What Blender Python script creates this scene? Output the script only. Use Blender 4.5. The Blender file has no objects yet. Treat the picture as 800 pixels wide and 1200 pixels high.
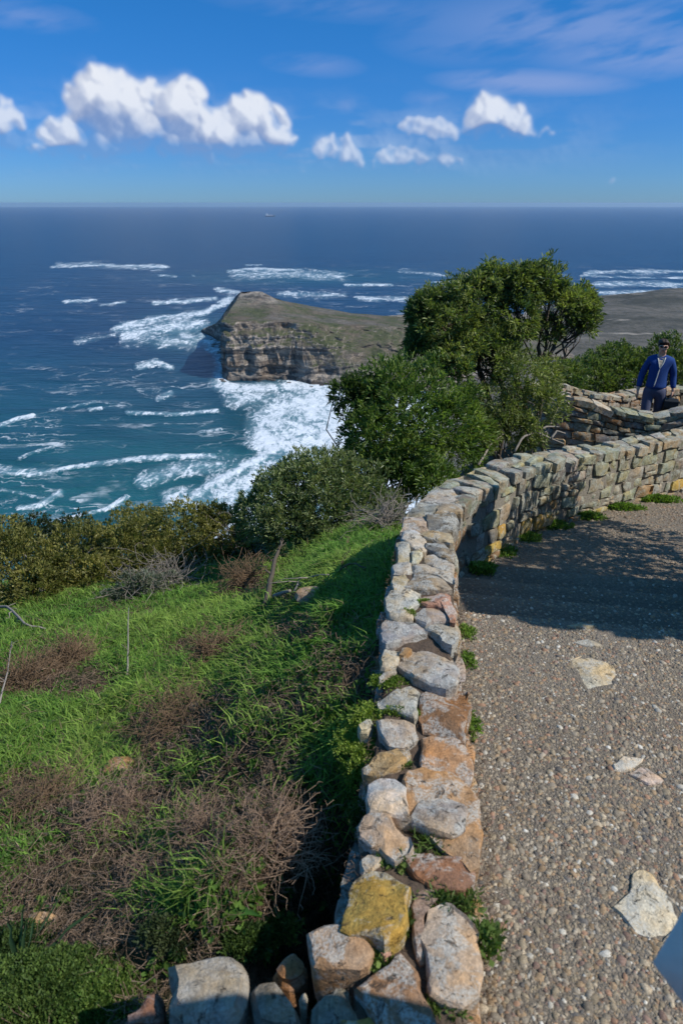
import bpy, math, random
import numpy as np
from mathutils import Vector
from mathutils.bvhtree import BVHTree
R_ = math.radians
rng = np.random.default_rng(7)
random.seed(7)
scene = bpy.context.scene
col = scene.collection
# ------------------------------------------------------------------ camera, light, sky, exposure
PITCH = R_(24.35)
FPX = 800.0
cd = bpy.data.cameras.new('camera'); cam = bpy.data.objects.new('camera', cd); col.objects.link(cam)
cam.rotation_euler = (math.pi/2-PITCH, 0, 0)
cd.sensor_width = 36; cd.lens = 24; cd.clip_start = .02; cd.clip_end = 200000
cd.dof.use_dof = True; cd.dof.focus_distance = 6.0; cd.dof.aperture_fstop = 4.8
scene.camera = cam
scene.view_settings.view_transform = 'Standard'; scene.view_settings.look = 'None'
scene.view_settings.exposure = 0.30; scene.view_settings.gamma = 1.0
SUN_EL, SUN_AZ = R_(46), R_(105)
sd = bpy.data.lights.new('sun', 'SUN'); sun = bpy.data.objects.new('sun', sd); col.objects.link(sun)
sd.energy = 3.6; sd.angle = R_(.53); sd.color = (1, .955, .88)
tosun = Vector((math.sin(SUN_AZ)*math.cos(SUN_EL), math.cos(SUN_AZ)*math.cos(SUN_EL), math.sin(SUN_EL)))
sun.rotation_euler = tosun.to_track_quat('Z', 'Y').to_euler(); sun.location = (8, -4, 12)
scene.cycles.max_bounces = 6; scene.cycles.transparent_max_bounces = 6
cP, sP = math.cos(PITCH), math.sin(PITCH)
def pray(px, py):
    u = (px-400)/FPX; v = (600-py)/FPX
    return np.array([u, cP+v*sP, -sP+v*cP])
def at_z(px, py, z): d = pray(px, py); return d*(z/d[2])
def at_y(px, py, y): d = pray(px, py); return d*(y/d[1])
def proj(x, y, z):
    dep = np.maximum(y*cP-z*sP, .05)
    return 400+FPX*x/dep, 600-FPX*(y*sP+z*cP)/dep, dep
def azel(px, py):
    d = pray(px, py); return math.atan2(d[0], d[1]), math.asin(d[2]/np.linalg.norm(d))

class NT:
    def __init__(s, tree): s.t = tree; s.n = tree.nodes; s.l = tree.links
    def new(s, typ, ins=None, **kw):
        n = s.n.new(typ)
        for k, v in kw.items(): setattr(n, k, v)
        for k, v in (ins or {}).items():
            if isinstance(v, bpy.types.NodeSocket): s.l.new(v, n.inputs[k])
            else: n.inputs[k].default_value = v
        return n
    def math(s, op, a, b=0.0, c=0.0, clamp=False):
        return s.new('ShaderNodeMath', {0: a, 1: b, 2: c}, operation=op, use_clamp=clamp).outputs[0]
    def mix(s, f, a, b, blend='MIX'):
        n = s.new('ShaderNodeMix', None, data_type='RGBA', blend_type=blend)
        for i, v in ((0, f), (6, a), (7, b)):
            if isinstance(v, bpy.types.NodeSocket): s.l.new(v, n.inputs[i])
            else: n.inputs[i].default_value = v if not isinstance(v, tuple) or len(v) == 4 else (*v, 1)
        return n.outputs[2]
    def noise(s, vec, scale, detail=4, rough=.55, dist=0.0, out=0):
        return s.new('ShaderNodeTexNoise', {'Vector': vec, 'Scale': scale, 'Detail': detail, 'Roughness': rough, 'Distortion': dist}).outputs[out]
    def rng(s, v, a, b, c=0.0, d=1.0, smooth=True):
        return s.new('ShaderNodeMapRange', {0: v, 1: a, 2: b, 3: c, 4: d}, interpolation_type='SMOOTHSTEP' if smooth else 'LINEAR').outputs[0]
    def vmath(s, op, a, b=None):
        n = s.new('ShaderNodeVectorMath', {0: a}, operation=op)
        if b is not None:
            if isinstance(b, bpy.types.NodeSocket): s.l.new(b, n.inputs[1])
            else: n.inputs[1].default_value = b
        return n.outputs['Value' if op in ('LENGTH', 'DOT_PRODUCT') else 0]

# ---- world: Nishita sky
world = bpy.data.worlds.new('World'); scene.world = world; world.use_nodes = True
world.cycles.sampling_method = 'MANUAL'; world.cycles.sample_map_resolution = 512
W = NT(world.node_tree); W.n.clear()
sky = W.new('ShaderNodeTexSky', sky_type='NISHITA'); sky.sun_disc = False
sky.sun_elevation = SUN_EL; sky.sun_rotation = SUN_AZ; sky.altitude = 200
sky.air_density = .8; sky.dust_density = .12; sky.ozone_density = 4.5
SKY_STRENGTH = .15
tc = W.new('ShaderNodeTexCoord'); zc = W.new('ShaderNodeSeparateXYZ', {0: tc.outputs['Generated']}).outputs[2]
skyc = W.new('ShaderNodeHueSaturation', {'Saturation': 1.25, 'Value': 1.0, 'Color': sky.outputs[0]}).outputs[0]
grade = W.mix(W.rng(zc, -.02, .30), (.175, .30, .53), (.245, .545, .68)); grade = W.mix(W.rng(zc, .25, .8), grade, (1.85, 1.52, 1.10))    # clean sea air: blue down to the horizon; unseen upper sky brightened to lift shade
bg = W.new('ShaderNodeBackground', {'Color': W.mix(1.0, skyc, grade, 'MULTIPLY'), 'Strength': SKY_STRENGTH})
W.l.new(bg.outputs[0], W.new('ShaderNodeOutputWorld').inputs[0])

# ------------------------------------------------------------------ helpers
def _h(ix, iy, iz):
    with np.errstate(over='ignore'):
        n = ix.astype(np.int64)*374761393 + iy.astype(np.int64)*668265263 + iz.astype(np.int64)*2147483647
        n = (n ^ (n >> 13)) * 1274126177
        n = n ^ (n >> 16)
    return (n & 0xffff)/65535.0
def vnoise(x, y, z=0.0):
    x, y, z = np.broadcast_arrays(np.asarray(x, float), np.asarray(y, float), np.asarray(z, float))
    fx, fy, fz = np.floor(x), np.floor(y), np.floor(z)
    u, v, w = x-fx, y-fy, z-fz
    u, v, w = (t*t*(3-2*t) for t in (u, v, w))
    ix, iy, iz = fx.astype(np.int64), fy.astype(np.int64), fz.astype(np.int64)
    c = [[[_h(ix+a, iy+b, iz+d) for d in (0, 1)] for b in (0, 1)] for a in (0, 1)]
    l = lambda p, q, t: p+(q-p)*t
    return l(l(l(c[0][0][0], c[1][0][0], u), l(c[0][1][0], c[1][1][0], u), v), l(l(c[0][0][1], c[1][0][1], u), l(c[0][1][1], c[1][1][1], u), v), w)
def fbm(x, y, z=0.0, o=4):
    s, a, t = 0, .5, 0
    for i in range(o):
        s = s+a*vnoise(np.asarray(x)*2**i+i*17.3, np.asarray(y)*2**i+i*9.1, np.asarray(z)*2**i); t += a; a *= .5
    return s/t
def sstep(a, b, x): t = np.clip((x-a)/(b-a), 0, 1); return t*t*(3-2*t)

def raw_mesh(name, V, F, colr=None, smooth=False, sharp=None):
    V = np.asarray(V, np.float32).reshape(-1, 3)
    me = bpy.data.meshes.new(name)
    if isinstance(F, np.ndarray):
        k = F.shape[1]; m = len(F)
        me.vertices.add(len(V)); me.vertices.foreach_set('co', V.ravel())
        me.loops.add(m*k); me.loops.foreach_set('vertex_index', F.astype(np.int32).ravel())
        me.polygons.add(m); me.polygons.foreach_set('loop_start', np.arange(0, m*k, k, dtype=np.int32))
        me.update(calc_edges=True)
    else:
        me.from_pydata(V.tolist(), [], F); me.update()
    if smooth: me.polygons.foreach_set('use_smooth', np.ones(len(me.polygons), bool))
    if sharp: me.set_sharp_from_angle(angle=R_(sharp))
    if colr is not None:
        a = me.attributes.new('Col', 'FLOAT_COLOR', 'POINT')
        c = np.ones((len(V), 4), np.float32); c[:, :3] = colr; a.data.foreach_set('color', c.ravel())
    return me
def wl(o):
    v = Vector((0, 0, 0))
    while o: v = v+o.location; o = o.parent
    return v
def put(name, V, F, mat, parent=None, origin=None, colr=None, smooth=False, sharp=None, tint=None):
    V = np.asarray(V, float).reshape(-1, 3)
    if origin is None: origin = V.mean(0)
    origin = np.asarray(origin, float)
    me = raw_mesh(name, V-origin, F, colr, smooth, sharp); me.materials.append(mat)
    o = bpy.data.objects.new(name, me); col.objects.link(o)
    if parent is not None: o.parent = parent; o.location = Vector(origin)-wl(parent)
    else: o.location = Vector(origin)
    if tint is not None: o.color = (*tint, 1)
    return o
def empty(name, loc):
    o = bpy.data.objects.new(name, None); o.empty_display_size = .1; o.location = Vector(loc); col.objects.link(o); return o
def tag(o, label=None, cat=None, group=None, kind=None):
    if label: o['label'] = label
    if cat: o['category'] = cat
    if group: o['group'] = group
    if kind: o['kind'] = kind
    return o
class MB:
    def __init__(s): s.v = []; s.f = []; s.n = 0
    def add(s, V, F):
        V = np.asarray(V, float).reshape(-1, 3); s.v.append(V); s.f += [tuple(int(i)+s.n for i in f) for f in F]; s.n += len(V)
    def tube(s, pts, r0, r1=None, sides=5):
        pts = np.asarray(pts, float); n = len(pts); r1 = r0 if r1 is None else r1
        V = []; ref = np.array([.3, .2, 1.0]); 
        for i in range(n):
            t = pts[min(i+1, n-1)]-pts[max(i-1, 0)]; t = t/(np.linalg.norm(t)+1e-9)
            a = np.cross(t, ref); a /= np.linalg.norm(a)+1e-9; b = np.cross(t, a)
            r = r0+(r1-r0)*i/(n-1)
            for k in range(sides):
                q = 2*math.pi*k/sides; V.append(pts[i]+r*(math.cos(q)*a+math.sin(q)*b))
        F = [(i*sides+k, i*sides+(k+1) % sides, (i+1)*sides+(k+1) % sides, (i+1)*sides+k) for i in range(n-1) for k in range(sides)]
        F += [tuple(range(sides))[::-1], tuple((n-1)*sides+k for k in range(sides))]
        s.add(V, F)
    def put(s, name, mat, parent=None, origin=None, smooth=True, sharp=None, **k):
        return put(name, np.concatenate(s.v), s.f, mat, parent, origin, smooth=smooth, sharp=sharp, **k)
def grid_faces(n, m, wrap=False):
    i, j = np.meshgrid(np.arange(n-1), np.arange(m if wrap else m-1), indexing='ij'); j2 = (j+1) % m
    return np.stack([i*m+j, i*m+j2, (i+1)*m+j2, (i+1)*m+j], -1).reshape(-1, 4)
def unit(v): return v/(np.linalg.norm(v, axis=-1, keepdims=True)+1e-9)

# ------------------------------------------------------------------ materials
def mat_new(name):
    m = bpy.data.materials.new(name); m.use_nodes = True; T = NT(m.node_tree); T.n.clear()
    T.p = T.new('ShaderNodeBsdfPrincipled'); T.o = T.new('ShaderNodeOutputMaterial'); T.l.new(T.p.outputs[0], T.o.inputs[0])
    T.p.inputs['Roughness'].default_value = .8; T.tc = T.new('ShaderNodeTexCoord'); T.obj = T.tc.outputs['Object']
    return m, T
def setin(T, k, v):
    if isinstance(v, bpy.types.NodeSocket): T.l.new(v, T.p.inputs[k])
    else: T.p.inputs[k].default_value = v if not isinstance(v, tuple) or len(v) == 4 else (*v, 1)
def bump(T, h, strength=.5, dist=.02):
    T.l.new(T.new('ShaderNodeBump', {'Height': h, 'Strength': strength, 'Distance': dist}).outputs[0], T.p.inputs['Normal'])
def simple(name, c, rough=.8, var=.25, scale=40, bstr=.2, bd=.002, spec=.3):
    m, T = mat_new(name); n = T.noise(T.obj, scale, 5)
    setin(T, 'Base Color', T.mix(n, tuple(x*(1-var) for x in c), tuple(min(1, x*(1+var)) for x in c))); setin(T, 'Roughness', rough)
    T.p.inputs['Specular IOR Level'].default_value = spec
    bump(T, n, bstr, bd); return m
def make_stone_mat(name, lichen=(.47, .47, .43), lamt=.65, moss=None):
    m, T = mat_new(name); oi = T.new('ShaderNodeObjectInfo'); geo = T.new('ShaderNodeNewGeometry')
    v = T.vmath('ADD', T.obj, T.new('ShaderNodeCombineXYZ', {0: T.math('MULTIPLY', oi.outputs['Random'], 37.0), 1: T.math('MULTIPLY', oi.outputs['Random'], 11.0), 2: 0.0}).outputs[0])
    n1 = T.noise(v, 7, 6, .6); n2 = T.noise(v, 34, 6, .65); n3 = T.noise(v, 150, 3, .6); n4 = T.noise(v, 13, 5, .6, .6)
    c = T.mix(T.rng(n1, .3, .7), oi.outputs['Color'], T.mix(1.0, oi.outputs['Color'], (1.22, .92, .58), 'MULTIPLY'))
    c = T.mix(T.rng(n2, .38, .72, 0, .75), c, T.mix(1.0, c, (.48, .46, .44), 'MULTIPLY'))
    lm = T.math('MULTIPLY', T.rng(n4, .47, .57), lamt)
    lm = T.math('MULTIPLY', lm, T.rng(n3, .30, .55))
    c = T.mix(lm, c, lichen)
    dk = T.math('MULTIPLY', T.rng(T.noise(v, 26, 6, .75, .8), .56, .66), .85); c = T.mix(dk, c, (.045, .043, .038))
    if moss: c = T.mix(T.rng(T.noise(v, 9, 5, .65), .52, .64, 0, moss), c, (.17, .21, .13))
    sp = T.rng(n3, .35, .75, .82, 1.15); c = T.mix(1.0, c, T.new('ShaderNodeCombineColor', {0: sp, 1: sp, 2: sp}).outputs[0], 'MULTIPLY')
    setin(T, 'Base Color', c); setin(T, 'Roughness', .88); T.p.inputs['Specular IOR Level'].default_value = .25
    h = T.math('ADD', T.math('MULTIPLY', n1, 1.0), T.math('ADD', T.math('MULTIPLY', n2, .55), T.math('MULTIPLY', n3, .16)))
    h = T.math('SUBTRACT', h, T.math('MULTIPLY', dk, .3))
    bump(T, h, .75, .022); return m
M = {}
M['stone'] = make_stone_mat('wall_stone')
M['stone_green'] = make_stone_mat('lichened_stone', (.44, .47, .40), .6, .5)
M['soil'] = simple('soil', (.085, .058, .040), .95, .5, 60, .8, .02, .1)
m, T = mat_new('soil_and_mortar'); n = T.noise(T.obj, 60, 5); nz = T.new('ShaderNodeSeparateXYZ', {0: T.new('ShaderNodeNewGeometry').outputs['True Normal']}).outputs[2]
setin(T, 'Base Color', T.mix(T.rng(nz, .3, .6), T.mix(n, (.13, .115, .09), (.27, .24, .19)), T.mix(n, (.055, .038, .026), (.125, .085, .058)))); setin(T, 'Roughness', .95); bump(T, n, .8, .015); M['soil'] = m
M['mortar'] = simple('wall_core', (.16, .14, .11), .95, .5, 40, .8, .015, .1)
def make_leaf_mat(name, rough=.42, trans=.22, spec=.45):
    m, T = mat_new(name); a = T.new('ShaderNodeAttribute', attribute_name='Col')
    setin(T, 'Base Color', a.outputs['Color']); setin(T, 'Roughness', rough); T.p.inputs['Specular IOR Level'].default_value = spec
    tr = T.new('ShaderNodeBsdfTranslucent', {'Color': T.mix(1.0, a.outputs['Color'], (1.3, 1.5, .6), 'MULTIPLY')})
    mx = T.new('ShaderNodeMixShader', {0: trans, 1: T.p.outputs[0], 2: tr.outputs[0]}); T.l.new(mx.outputs[0], T.o.inputs[0]); return m
M['leaf'] = make_leaf_mat('leaves', .45, .36, .35); M['grass'] = make_leaf_mat('grass_blades', .55, .36, .25)
def make_col_mat(name, rough=.85, var=.3, scale=300):
    m, T = mat_new(name); a = T.new('ShaderNodeAttribute', attribute_name='Col'); n = T.noise(T.obj, scale, 3)
    f = T.rng(n, .3, .7, 1-var, 1+var); setin(T, 'Base Color', T.mix(1.0, a.outputs['Color'], T.new('ShaderNodeCombineColor', {0: f, 1: f, 2: f}).outputs[0], 'MULTIPLY'))
    setin(T, 'Roughness', rough); T.p.inputs['Specular IOR Level'].default_value = .25; return m
M['pebble'] = make_col_mat('pebbles', .7); M['twig_col'] = make_col_mat('dry_twigs', .9, .35, 200)
M['bark'] = simple('bark', (.105, .085, .065), .95, .5, 60, .6, .01, .15)
M['deadwood'] = simple('weathered_wood', (.27, .235, .20), .95, .4, 50, .6, .008, .15)
M['drytwig'] = simple('brown_twigs', (.215, .145, .090), .95, .5, 30, .3, .003, .1)

# ------------------------------------------------------------------ wall outline and ground levels (world metres; camera at 0,0,0; sea at z = -200)
SEA = -200.0
WPX = [(395,1240,556,1240,-1.53),(400,1150,560,1150,-1.53),(400,1050,562,1050,-1.525),(423,950,560,950,-1.52),(430,880,552,880,-1.51),(440,820,545,820,-1.49),
 (443,760,538,760,-1.45),(447,720,537,720,-1.43),(453,690,537,690,-1.41),(462,650,534,650,-1.40),(470,620,531,622,-1.40),(484,600,532,602,-1.41),(505,579,549,586,-1.42),
 (545,555,577,570,-1.47),(592,537,620,549,-1.56),(640,527,664,539,-1.64),(720,516,737,527,-1.77),(800,502,812,513,-1.87)]
WL_ = np.array([at_z(a, b, z) for a, b, c, d, z in WPX]); WR_ = np.array([at_z(c, d, z) for a, b, c, d, z in WPX])
dl = WL_[-1]-WL_[-2]; dr = WR_[-1]-WR_[-2]; st_ = unit((dl+dr)*np.array([1, 1, 0]))*2.2
WL_ = np.vstack([WL_[0]+[0, -2.2, 0], WL_, WL_[-1]+st_+[0, 0, -.3]]); WR_ = np.vstack([WR_[0]+[0, -2.2, 0], WR_, WR_[-1]+st_+[0, 0, -.3]])
WC = (WL_+WR_)/2
_cy = np.concatenate([WC[:, 1], [WC[-1, 1]+3]]); _cx = np.concatenate([WC[:, 0], [WC[-1, 0]+9]])
TREAD0, RISE = 2.60, .085
STEPS = [2.60, 2.90, 3.20, 3.52]
def zpath(x, y):
    s = np.asarray(y)+.17*np.asarray(x); z = np.full_like(s, -1.6)
    for t in STEPS: z = z-RISE*sstep(t-.012, t+.012, s)
    z = z-.165*np.clip(s-3.52, 0, None)
    return z
def hill(x, y):
    x, y = np.broadcast_arrays(np.asarray(x, float), np.asarray(y, float))
    z = -1.85-.29*(np.clip(y, -6, 1e9)-1)+.13*np.clip(x, -8, 8)
    z = z+.16*(fbm(x*.8+5, y*.8+3, o=3)-.5)+.10*(fbm(x*3, y*3, 4.0, o=3)-.5)
    z = z+.17*np.exp(-((y-.62)/.42)**2)*sstep(.5, -.1, x)
    z = z+.62*np.exp(-((x-.25)/.85)**2)*sstep(1.35, 2.1, y)*sstep(7, 5, y)+.30*np.exp(-((x+.22)/.42)**2)*sstep(1.9, 1.4, y)*sstep(1.02, 1.35, y)
    hx, hy = -.06, 1.32
    z = z-.62*np.exp(-((x-hx)/.12)**2-((y-hy)/.20)**2)
    w = np.exp(-((x-5)/2.4)**4-((y-11.2)/1.35)**4); z = z*(1-w)+(-3.7)*w
    de = 8+8*sstep(.5, 4, x)-1.2*sstep(-1, -4, x)
    e = np.clip(y-de, 0, None); z = z-1.15*e*e/(e+1.6)
    zi = zpath(x, y)-.10+.55*np.clip(x-4.4, 0, 30)+.10*np.clip(-y-2, 0, 20)
    side = x-np.interp(y, _cy, _cx)
    w = sstep(-.10, .10, side)*sstep(9.5, 8.0, y-.25*x)
    return np.maximum(z*(1-w)+zi*w, SEA-6)
def ground_at(px, py, far=14):
    d = pray(px, py); t = np.linspace(.5, far, 1400); p = d[None]*t[:, None]
    h = hill(p[:, 0], p[:, 1]); k = np.argmax(p[:, 2] < h); q = p[k]; return np.array([q[0], q[1], float(hill(q[0], q[1]))])
def path_at(px, py):
    d = pray(px, py); t = np.linspace(.5, 9, 3000); p = d[None]*t[:, None]; k = np.argmax(p[:, 2] < zpath(p[:, 0], p[:, 1])); q = p[k]
    return np.array([q[0], q[1], float(zpath(q[0], q[1]))])
# brown, grassless patches (photo pixel ellipses -> density on the ground)
BROWN = [(300,905,85,45),(265,955,75,40),(330,950,60,50),(205,860,85,45),(250,765,45,18),(165,935,120,32),(60,950,80,45),(300,985,80,50),(150,1020,70,40),(60,1040,75,60),(70,790,70,26),(330,1010,70,60),(400,800,60,40),(300,690,50,20),(340,830,55,25),(110,1080,60,40),(230,830,60,26),(360,740,40,18)]
def brownness(x, y, z):
    px, py, _ = proj(x, y, z); b = np.zeros_like(px)
    for (cx, cy, rx, ry) in BROWN: b = np.maximum(b, 1-np.sqrt(((px-cx)/rx)**2+((py-cy)/ry)**2)*.75)
    n = fbm(x*2.6, y*2.6, 1.5, o=3)
    return np.clip(b*1.3+(n-.52)*1.9, 0, 1)
# ------------------------------------------------------------------ the setting: hillside
gx = np.concatenate([-np.geomspace(420, 6.2, 34), np.arange(-6, 8, .09), np.geomspace(8.2, 420, 34)])
gy = np.concatenate([-np.geomspace(40, 1.7, 14), np.arange(-1.5, 13.5, .09), np.geomspace(13.8, 420, 40)])
X, Y = np.meshgrid(gx, gy, indexing='ij'); Z = hill(X, Y)
fine = (fbm(X*9, Y*9, 2.0, o=3)-.5)*.06; Z = Z+fine*(np.abs(X) < 8)*(Y < 13)
m, T = mat_new('hillside_soil'); n = T.noise(T.obj, 2.2, 6, .6); n2 = T.noise(T.obj, 28, 5, .7); n3 = T.noise(T.obj, 120, 3)
c = T.mix(T.rng(n2, .35, .65), (.055, .036, .024), (.165, .110, .072)); c = T.mix(T.rng(n, .45, .62, 0, .6), c, (.045, .060, .020)); c = T.mix(T.rng(n3, .6, .75, 0, .6), c, (.19, .14, .10))
setin(T, 'Base Color', c); setin(T, 'Roughness', .95); T.p.inputs['Specular IOR Level'].default_value = .1; bump(T, T.math('ADD', n2, T.math('MULTIPLY', n3, .4)), .9, .04)
tag(put('hillside', np.stack([X, Y, Z], -1), grid_faces(len(gx), len(gy)), m, origin=(0, 0, -2), smooth=True), kind='structure')

# ---- exposed-aggregate path with four shallow steps
m, T = mat_new('path_concrete'); n = T.noise(T.obj, 1.6, 5, .6); n2 = T.noise(T.obj, 60, 5, .7)
vo = T.new('ShaderNodeTexVoronoi', {'Vector': T.obj, 'Scale': 115.0}); vd = T.new('ShaderNodeTexVoronoi', {'Vector': T.obj, 'Scale': 115.0}, feature='DISTANCE_TO_EDGE').outputs[0]
c = T.mix(T.rng(n, .35, .65), (.16, .128, .092), (.225, .188, .142)); c = T.mix(T.rng(n2, .4, .7, 0, .6), c, (.09, .072, .055))
pc = T.mix(T.new('ShaderNodeSeparateColor', {0: vo.outputs['Color']}).outputs[0], (.15, .12, .09), (.36, .30, .23)); c = T.mix(T.math('MULTIPLY', T.rng(vd, .06, .2), .55), c, pc)
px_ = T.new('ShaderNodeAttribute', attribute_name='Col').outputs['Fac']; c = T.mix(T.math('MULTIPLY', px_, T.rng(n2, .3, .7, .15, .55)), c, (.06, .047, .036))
setin(T, 'Base Color', c); setin(T, 'Roughness', .85); bump(T, T.math('ADD', T.rng(vd, 0, .3), T.math('MULTIPLY', n2, .5)), .6, .006)
M['path'] = m
ss = [-6, -3]+list(np.arange(-1, 2.5, .1))
for t in STEPS: ss += [t-.02, t-.013, t+.004, t+.012, t+.10, t+.19, t+.23, t+.27]
ss = np.array(sorted(ss+list(np.arange(3.6, 8.6, .1))))
xs = np.concatenate([[0], np.geomspace(.04, 1, 24)]); V = []; PC = []
def tread_dark(s): return sum(sstep(t-.004, t+.010, s)*sstep(t+.27, t+.19, s) for t in STEPS)  # darker band painted behind each step edge so the step lines show
for s in ss:
    x0 = .2
    for _ in range(5): x0 = float(np.interp(s-.17*x0, _cy, _cx))-.02
    xx = x0+(6.5-x0)*xs; yy = s-.17*xx; zz = zpath(xx, yy)
    zz = zz+.012*(fbm(xx*3, yy*3, 0, o=3)-.5)
    V.append(np.stack([xx, yy, zz], -1)); PC.append(np.full(len(xx), tread_dark(s)))
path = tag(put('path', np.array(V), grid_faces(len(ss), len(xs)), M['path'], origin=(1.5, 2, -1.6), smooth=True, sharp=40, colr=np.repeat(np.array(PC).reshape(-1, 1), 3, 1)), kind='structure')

# ---- sea
azs = np.concatenate([np.arange(-180, -36, 4.0), np.arange(-36, 36.01, .15), np.arange(40, 180, 4.0)])
pys = np.concatenate([np.arange(248.2, 262, .8), np.arange(262, 420, 1.2), np.arange(420, 660, 1.6)])
dist = np.concatenate([[45000], [200/math.tan(max(.004, math.atan((p-600)/FPX)+PITCH)) for p in pys], [300, 200, 100, 1]])
A, D = np.meshgrid(np.radians(azs), dist, indexing='ij')
X, Y = D*np.sin(A), D*np.cos(A); px, py, dep = proj(X, Y, np.full_like(X, SEA)); infront = (Y > 50) & (np.abs(A) < .64)
foam = np.zeros_like(X); fil = np.zeros_like(X)
jx = (fbm(X*.012, Y*.012, 3.0, o=3)-.5)*26; jy = (fbm(X*.012+40, Y*.012, 7.0, o=3)-.5)*14
WN = fbm(X*.016+3, Y*.009, 11.0, o=4); SN = fbm(X*.03, Y*.012+9, 2.0, o=3)
def stroke(arr, pts, w, strength, jit=.5, asp=1.0):
    best = np.full_like(px, 1e9); qx = px+jx*jit; qy = py+jy*jit
    for (x0, y0), (x1, y1) in zip(pts[:-1], pts[1:]):
        dx, dy = x1-x0, (y1-y0)*asp; L = dx*dx+dy*dy+1e-6; t = np.clip(((qx-x0)*dx+(qy-y0)*asp*dy)/L, 0, 1)
        best = np.minimum(best, np.hypot(qx-x0-t*dx, (qy-y0)*asp-t*dy))
    ww = w*(.25+1.5*WN); np.maximum(arr, strength*(.55+.75*SN)*np.clip(1-best/ww, 0, 1)**.8*infront, out=arr)
# breakers and surf: (photo-pixel polyline, half width, strength)
for pts, w, s, j, a in [
 ([(62,313),(120,311),(195,313)],4,1.0,.1,2.2),([(70,309),(190,314)],10,.5,.3,2),
 ([(268,318),(300,315),(352,317)],4.5,1.0,.1,2.0),([(280,320),(400,324)],13,.62,.3,1.8),([(288,311),(306,311)],3,1,.05,2),
 ([(76,354),(113,352)],3.2,1,.05,1.6),([(118,358),(146,354)],3,.75,.1,1.6),([(180,356),(252,350)],5,.8,.3,1.5),([(200,352),(208,351)],3,1,.1,1.5),
 ([(225,323),(228,323)],2,.9,0,1.5),([(186,323),(205,324)],3,.6,.1,1.5),
 ([(404,334),(458,334)],3,.9,.1,1.8),([(503,331),(548,331)],3.2,1,.05,1.8),([(330,345),(400,347)],8,.6,.4,1.6),([(420,350),(480,352)],7,.7,.4,1.6),([(255,340),(280,342)],6,.8,.3,1.5),
 ([(690,320),(800,318)],8,.72,.3,2.2),([(680,324),(800,326)],3,.9,.2,2),([(700,333),(800,334)],7,.75,.4,1.6),([(690,344),(800,341)],4,.75,.4,1.3),
 ([(470,318),(520,322)],7,.5,.4,2),([(610,318),(660,322)],7,.4,.4,2),
 ([(135,386),(175,376),(240,366),(272,352)],6,1,.5,1.2),([(150,392),(200,384),(235,380)],17,.80,.5,1),([(190,400),(235,405)],16,.66,.5,1),([(235,395),(268,412)],12,1.0,.4,1),([(240,402),(262,425),(258,448)],15,.95,.6,1),([(215,395),(250,410)],16,.8,.6,1),
 ([(162,431),(182,424),(200,431)],7,.95,.3,1.2),([(90,400),(140,392)],9,.45,.5,1.2),
 ([(262,456),(330,455),(352,480),(335,515),(292,545),(222,588)],9,1.25,.6,1),
 ([(355,470),(395,490),(400,540),(360,585),(300,600)],75,1.3,.9,1),([(335,500),(360,540),(380,560)],60,1.2,.7,1),([(405,470),(470,500),(470,620)],95,1.25,.5,1),
 ([(270,470),(320,470)],18,.78,.8,1),([(300,560),(245,590),(200,590)],24,.86,.9,1),([(170,568),(215,552),(260,548)],13,.74,.8,1),
 ]: stroke(foam, pts, w, s, j, a)
for pts, w, s, j in [
 ([(0,555),(40,556),(85,548),(160,540),(250,535)],4.0,.92,.5),([(0,550),(60,553)],8,.7,.8),([(148,483),(200,486),(256,483)],4.0,.9,.4),([(105,480),(118,478)],3.5,.8,.4),
 ([(0,500),(25,490),(40,487)],4,.8,.5),([(25,596),(50,592),(72,578)],5.5,.95,.5),([(0,575),(60,585)],3,.6,.8),([(50,617),(120,600),(150,585)],3.5,.8,.8),([(185,468),(200,462)],4,.75,.5),
 ([(60,480),(110,470)],2.5,.6,.8),([(20,535),(60,520)],3,.6,.9),([(230,510),(260,505)],3,.6,.8)]: stroke(foam, pts, w, s, j)
stroke(fil, [(0,520),(80,510),(180,490),(240,500)], 110, 1.0, 0); stroke(fil, [(0,590),(120,590),(200,560)], 110, 1.15, 0); stroke(fil, [(20,360),(250,350),(420,345),(560,345)], 45, .75, 0); stroke(fil, [(560,330),(900,330)], 30, .6, 0); stroke(fil, [(120,440),(230,410)], 45, .6, 0)
shal = np.clip((py-395)/165, 0, 1)*infront
shal = np.maximum(shal, .85*np.clip(1-np.hypot((px-215)/80, (py-390)/34), 0, 1)*infront); shal = np.maximum(shal, .6*np.clip(1-np.hypot((px-360)/220, (py-325)/14), 0, 1)*infront)
shal = np.maximum(shal, np.clip((px-250)/120, 0, 1)*np.clip((py-430)/60, 0, 1)*infront)
fade = np.clip(1-(np.abs(A)-.62)/.03, 0, 1)
Zs = SEA+np.where(D < 3000, 1.6*np.clip(foam, 0, 1)+1.2*(fbm(X*.02, Y*.045, 1.0, o=3)-.5), 0)*infront
Cs = np.stack([np.clip(foam, 0, 1.25)/1.25*fade, shal*fade, fil*fade], -1).reshape(-1, 3)
m, T = mat_new('sea_water'); at = T.new('ShaderNodeAttribute', attribute_name='Col'); sp = T.new('ShaderNodeSeparateColor', {0: at.outputs['Color']})
pos = T.new('ShaderNodeNewGeometry').outputs['Position']; ps = T.vmath('MULTIPLY', pos, (.35, 1.0, 1))
big = T.noise(ps, .004, 4, .5); mid = T.noise(ps, .028, 6, .6, .5); sm = T.noise(ps, .16, 5, .6, .6); tiny = T.noise(ps, .8, 4)
wc = T.mix(sp.outputs[1], (.0085, .041, .088), (.014, .098, .116))
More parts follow.
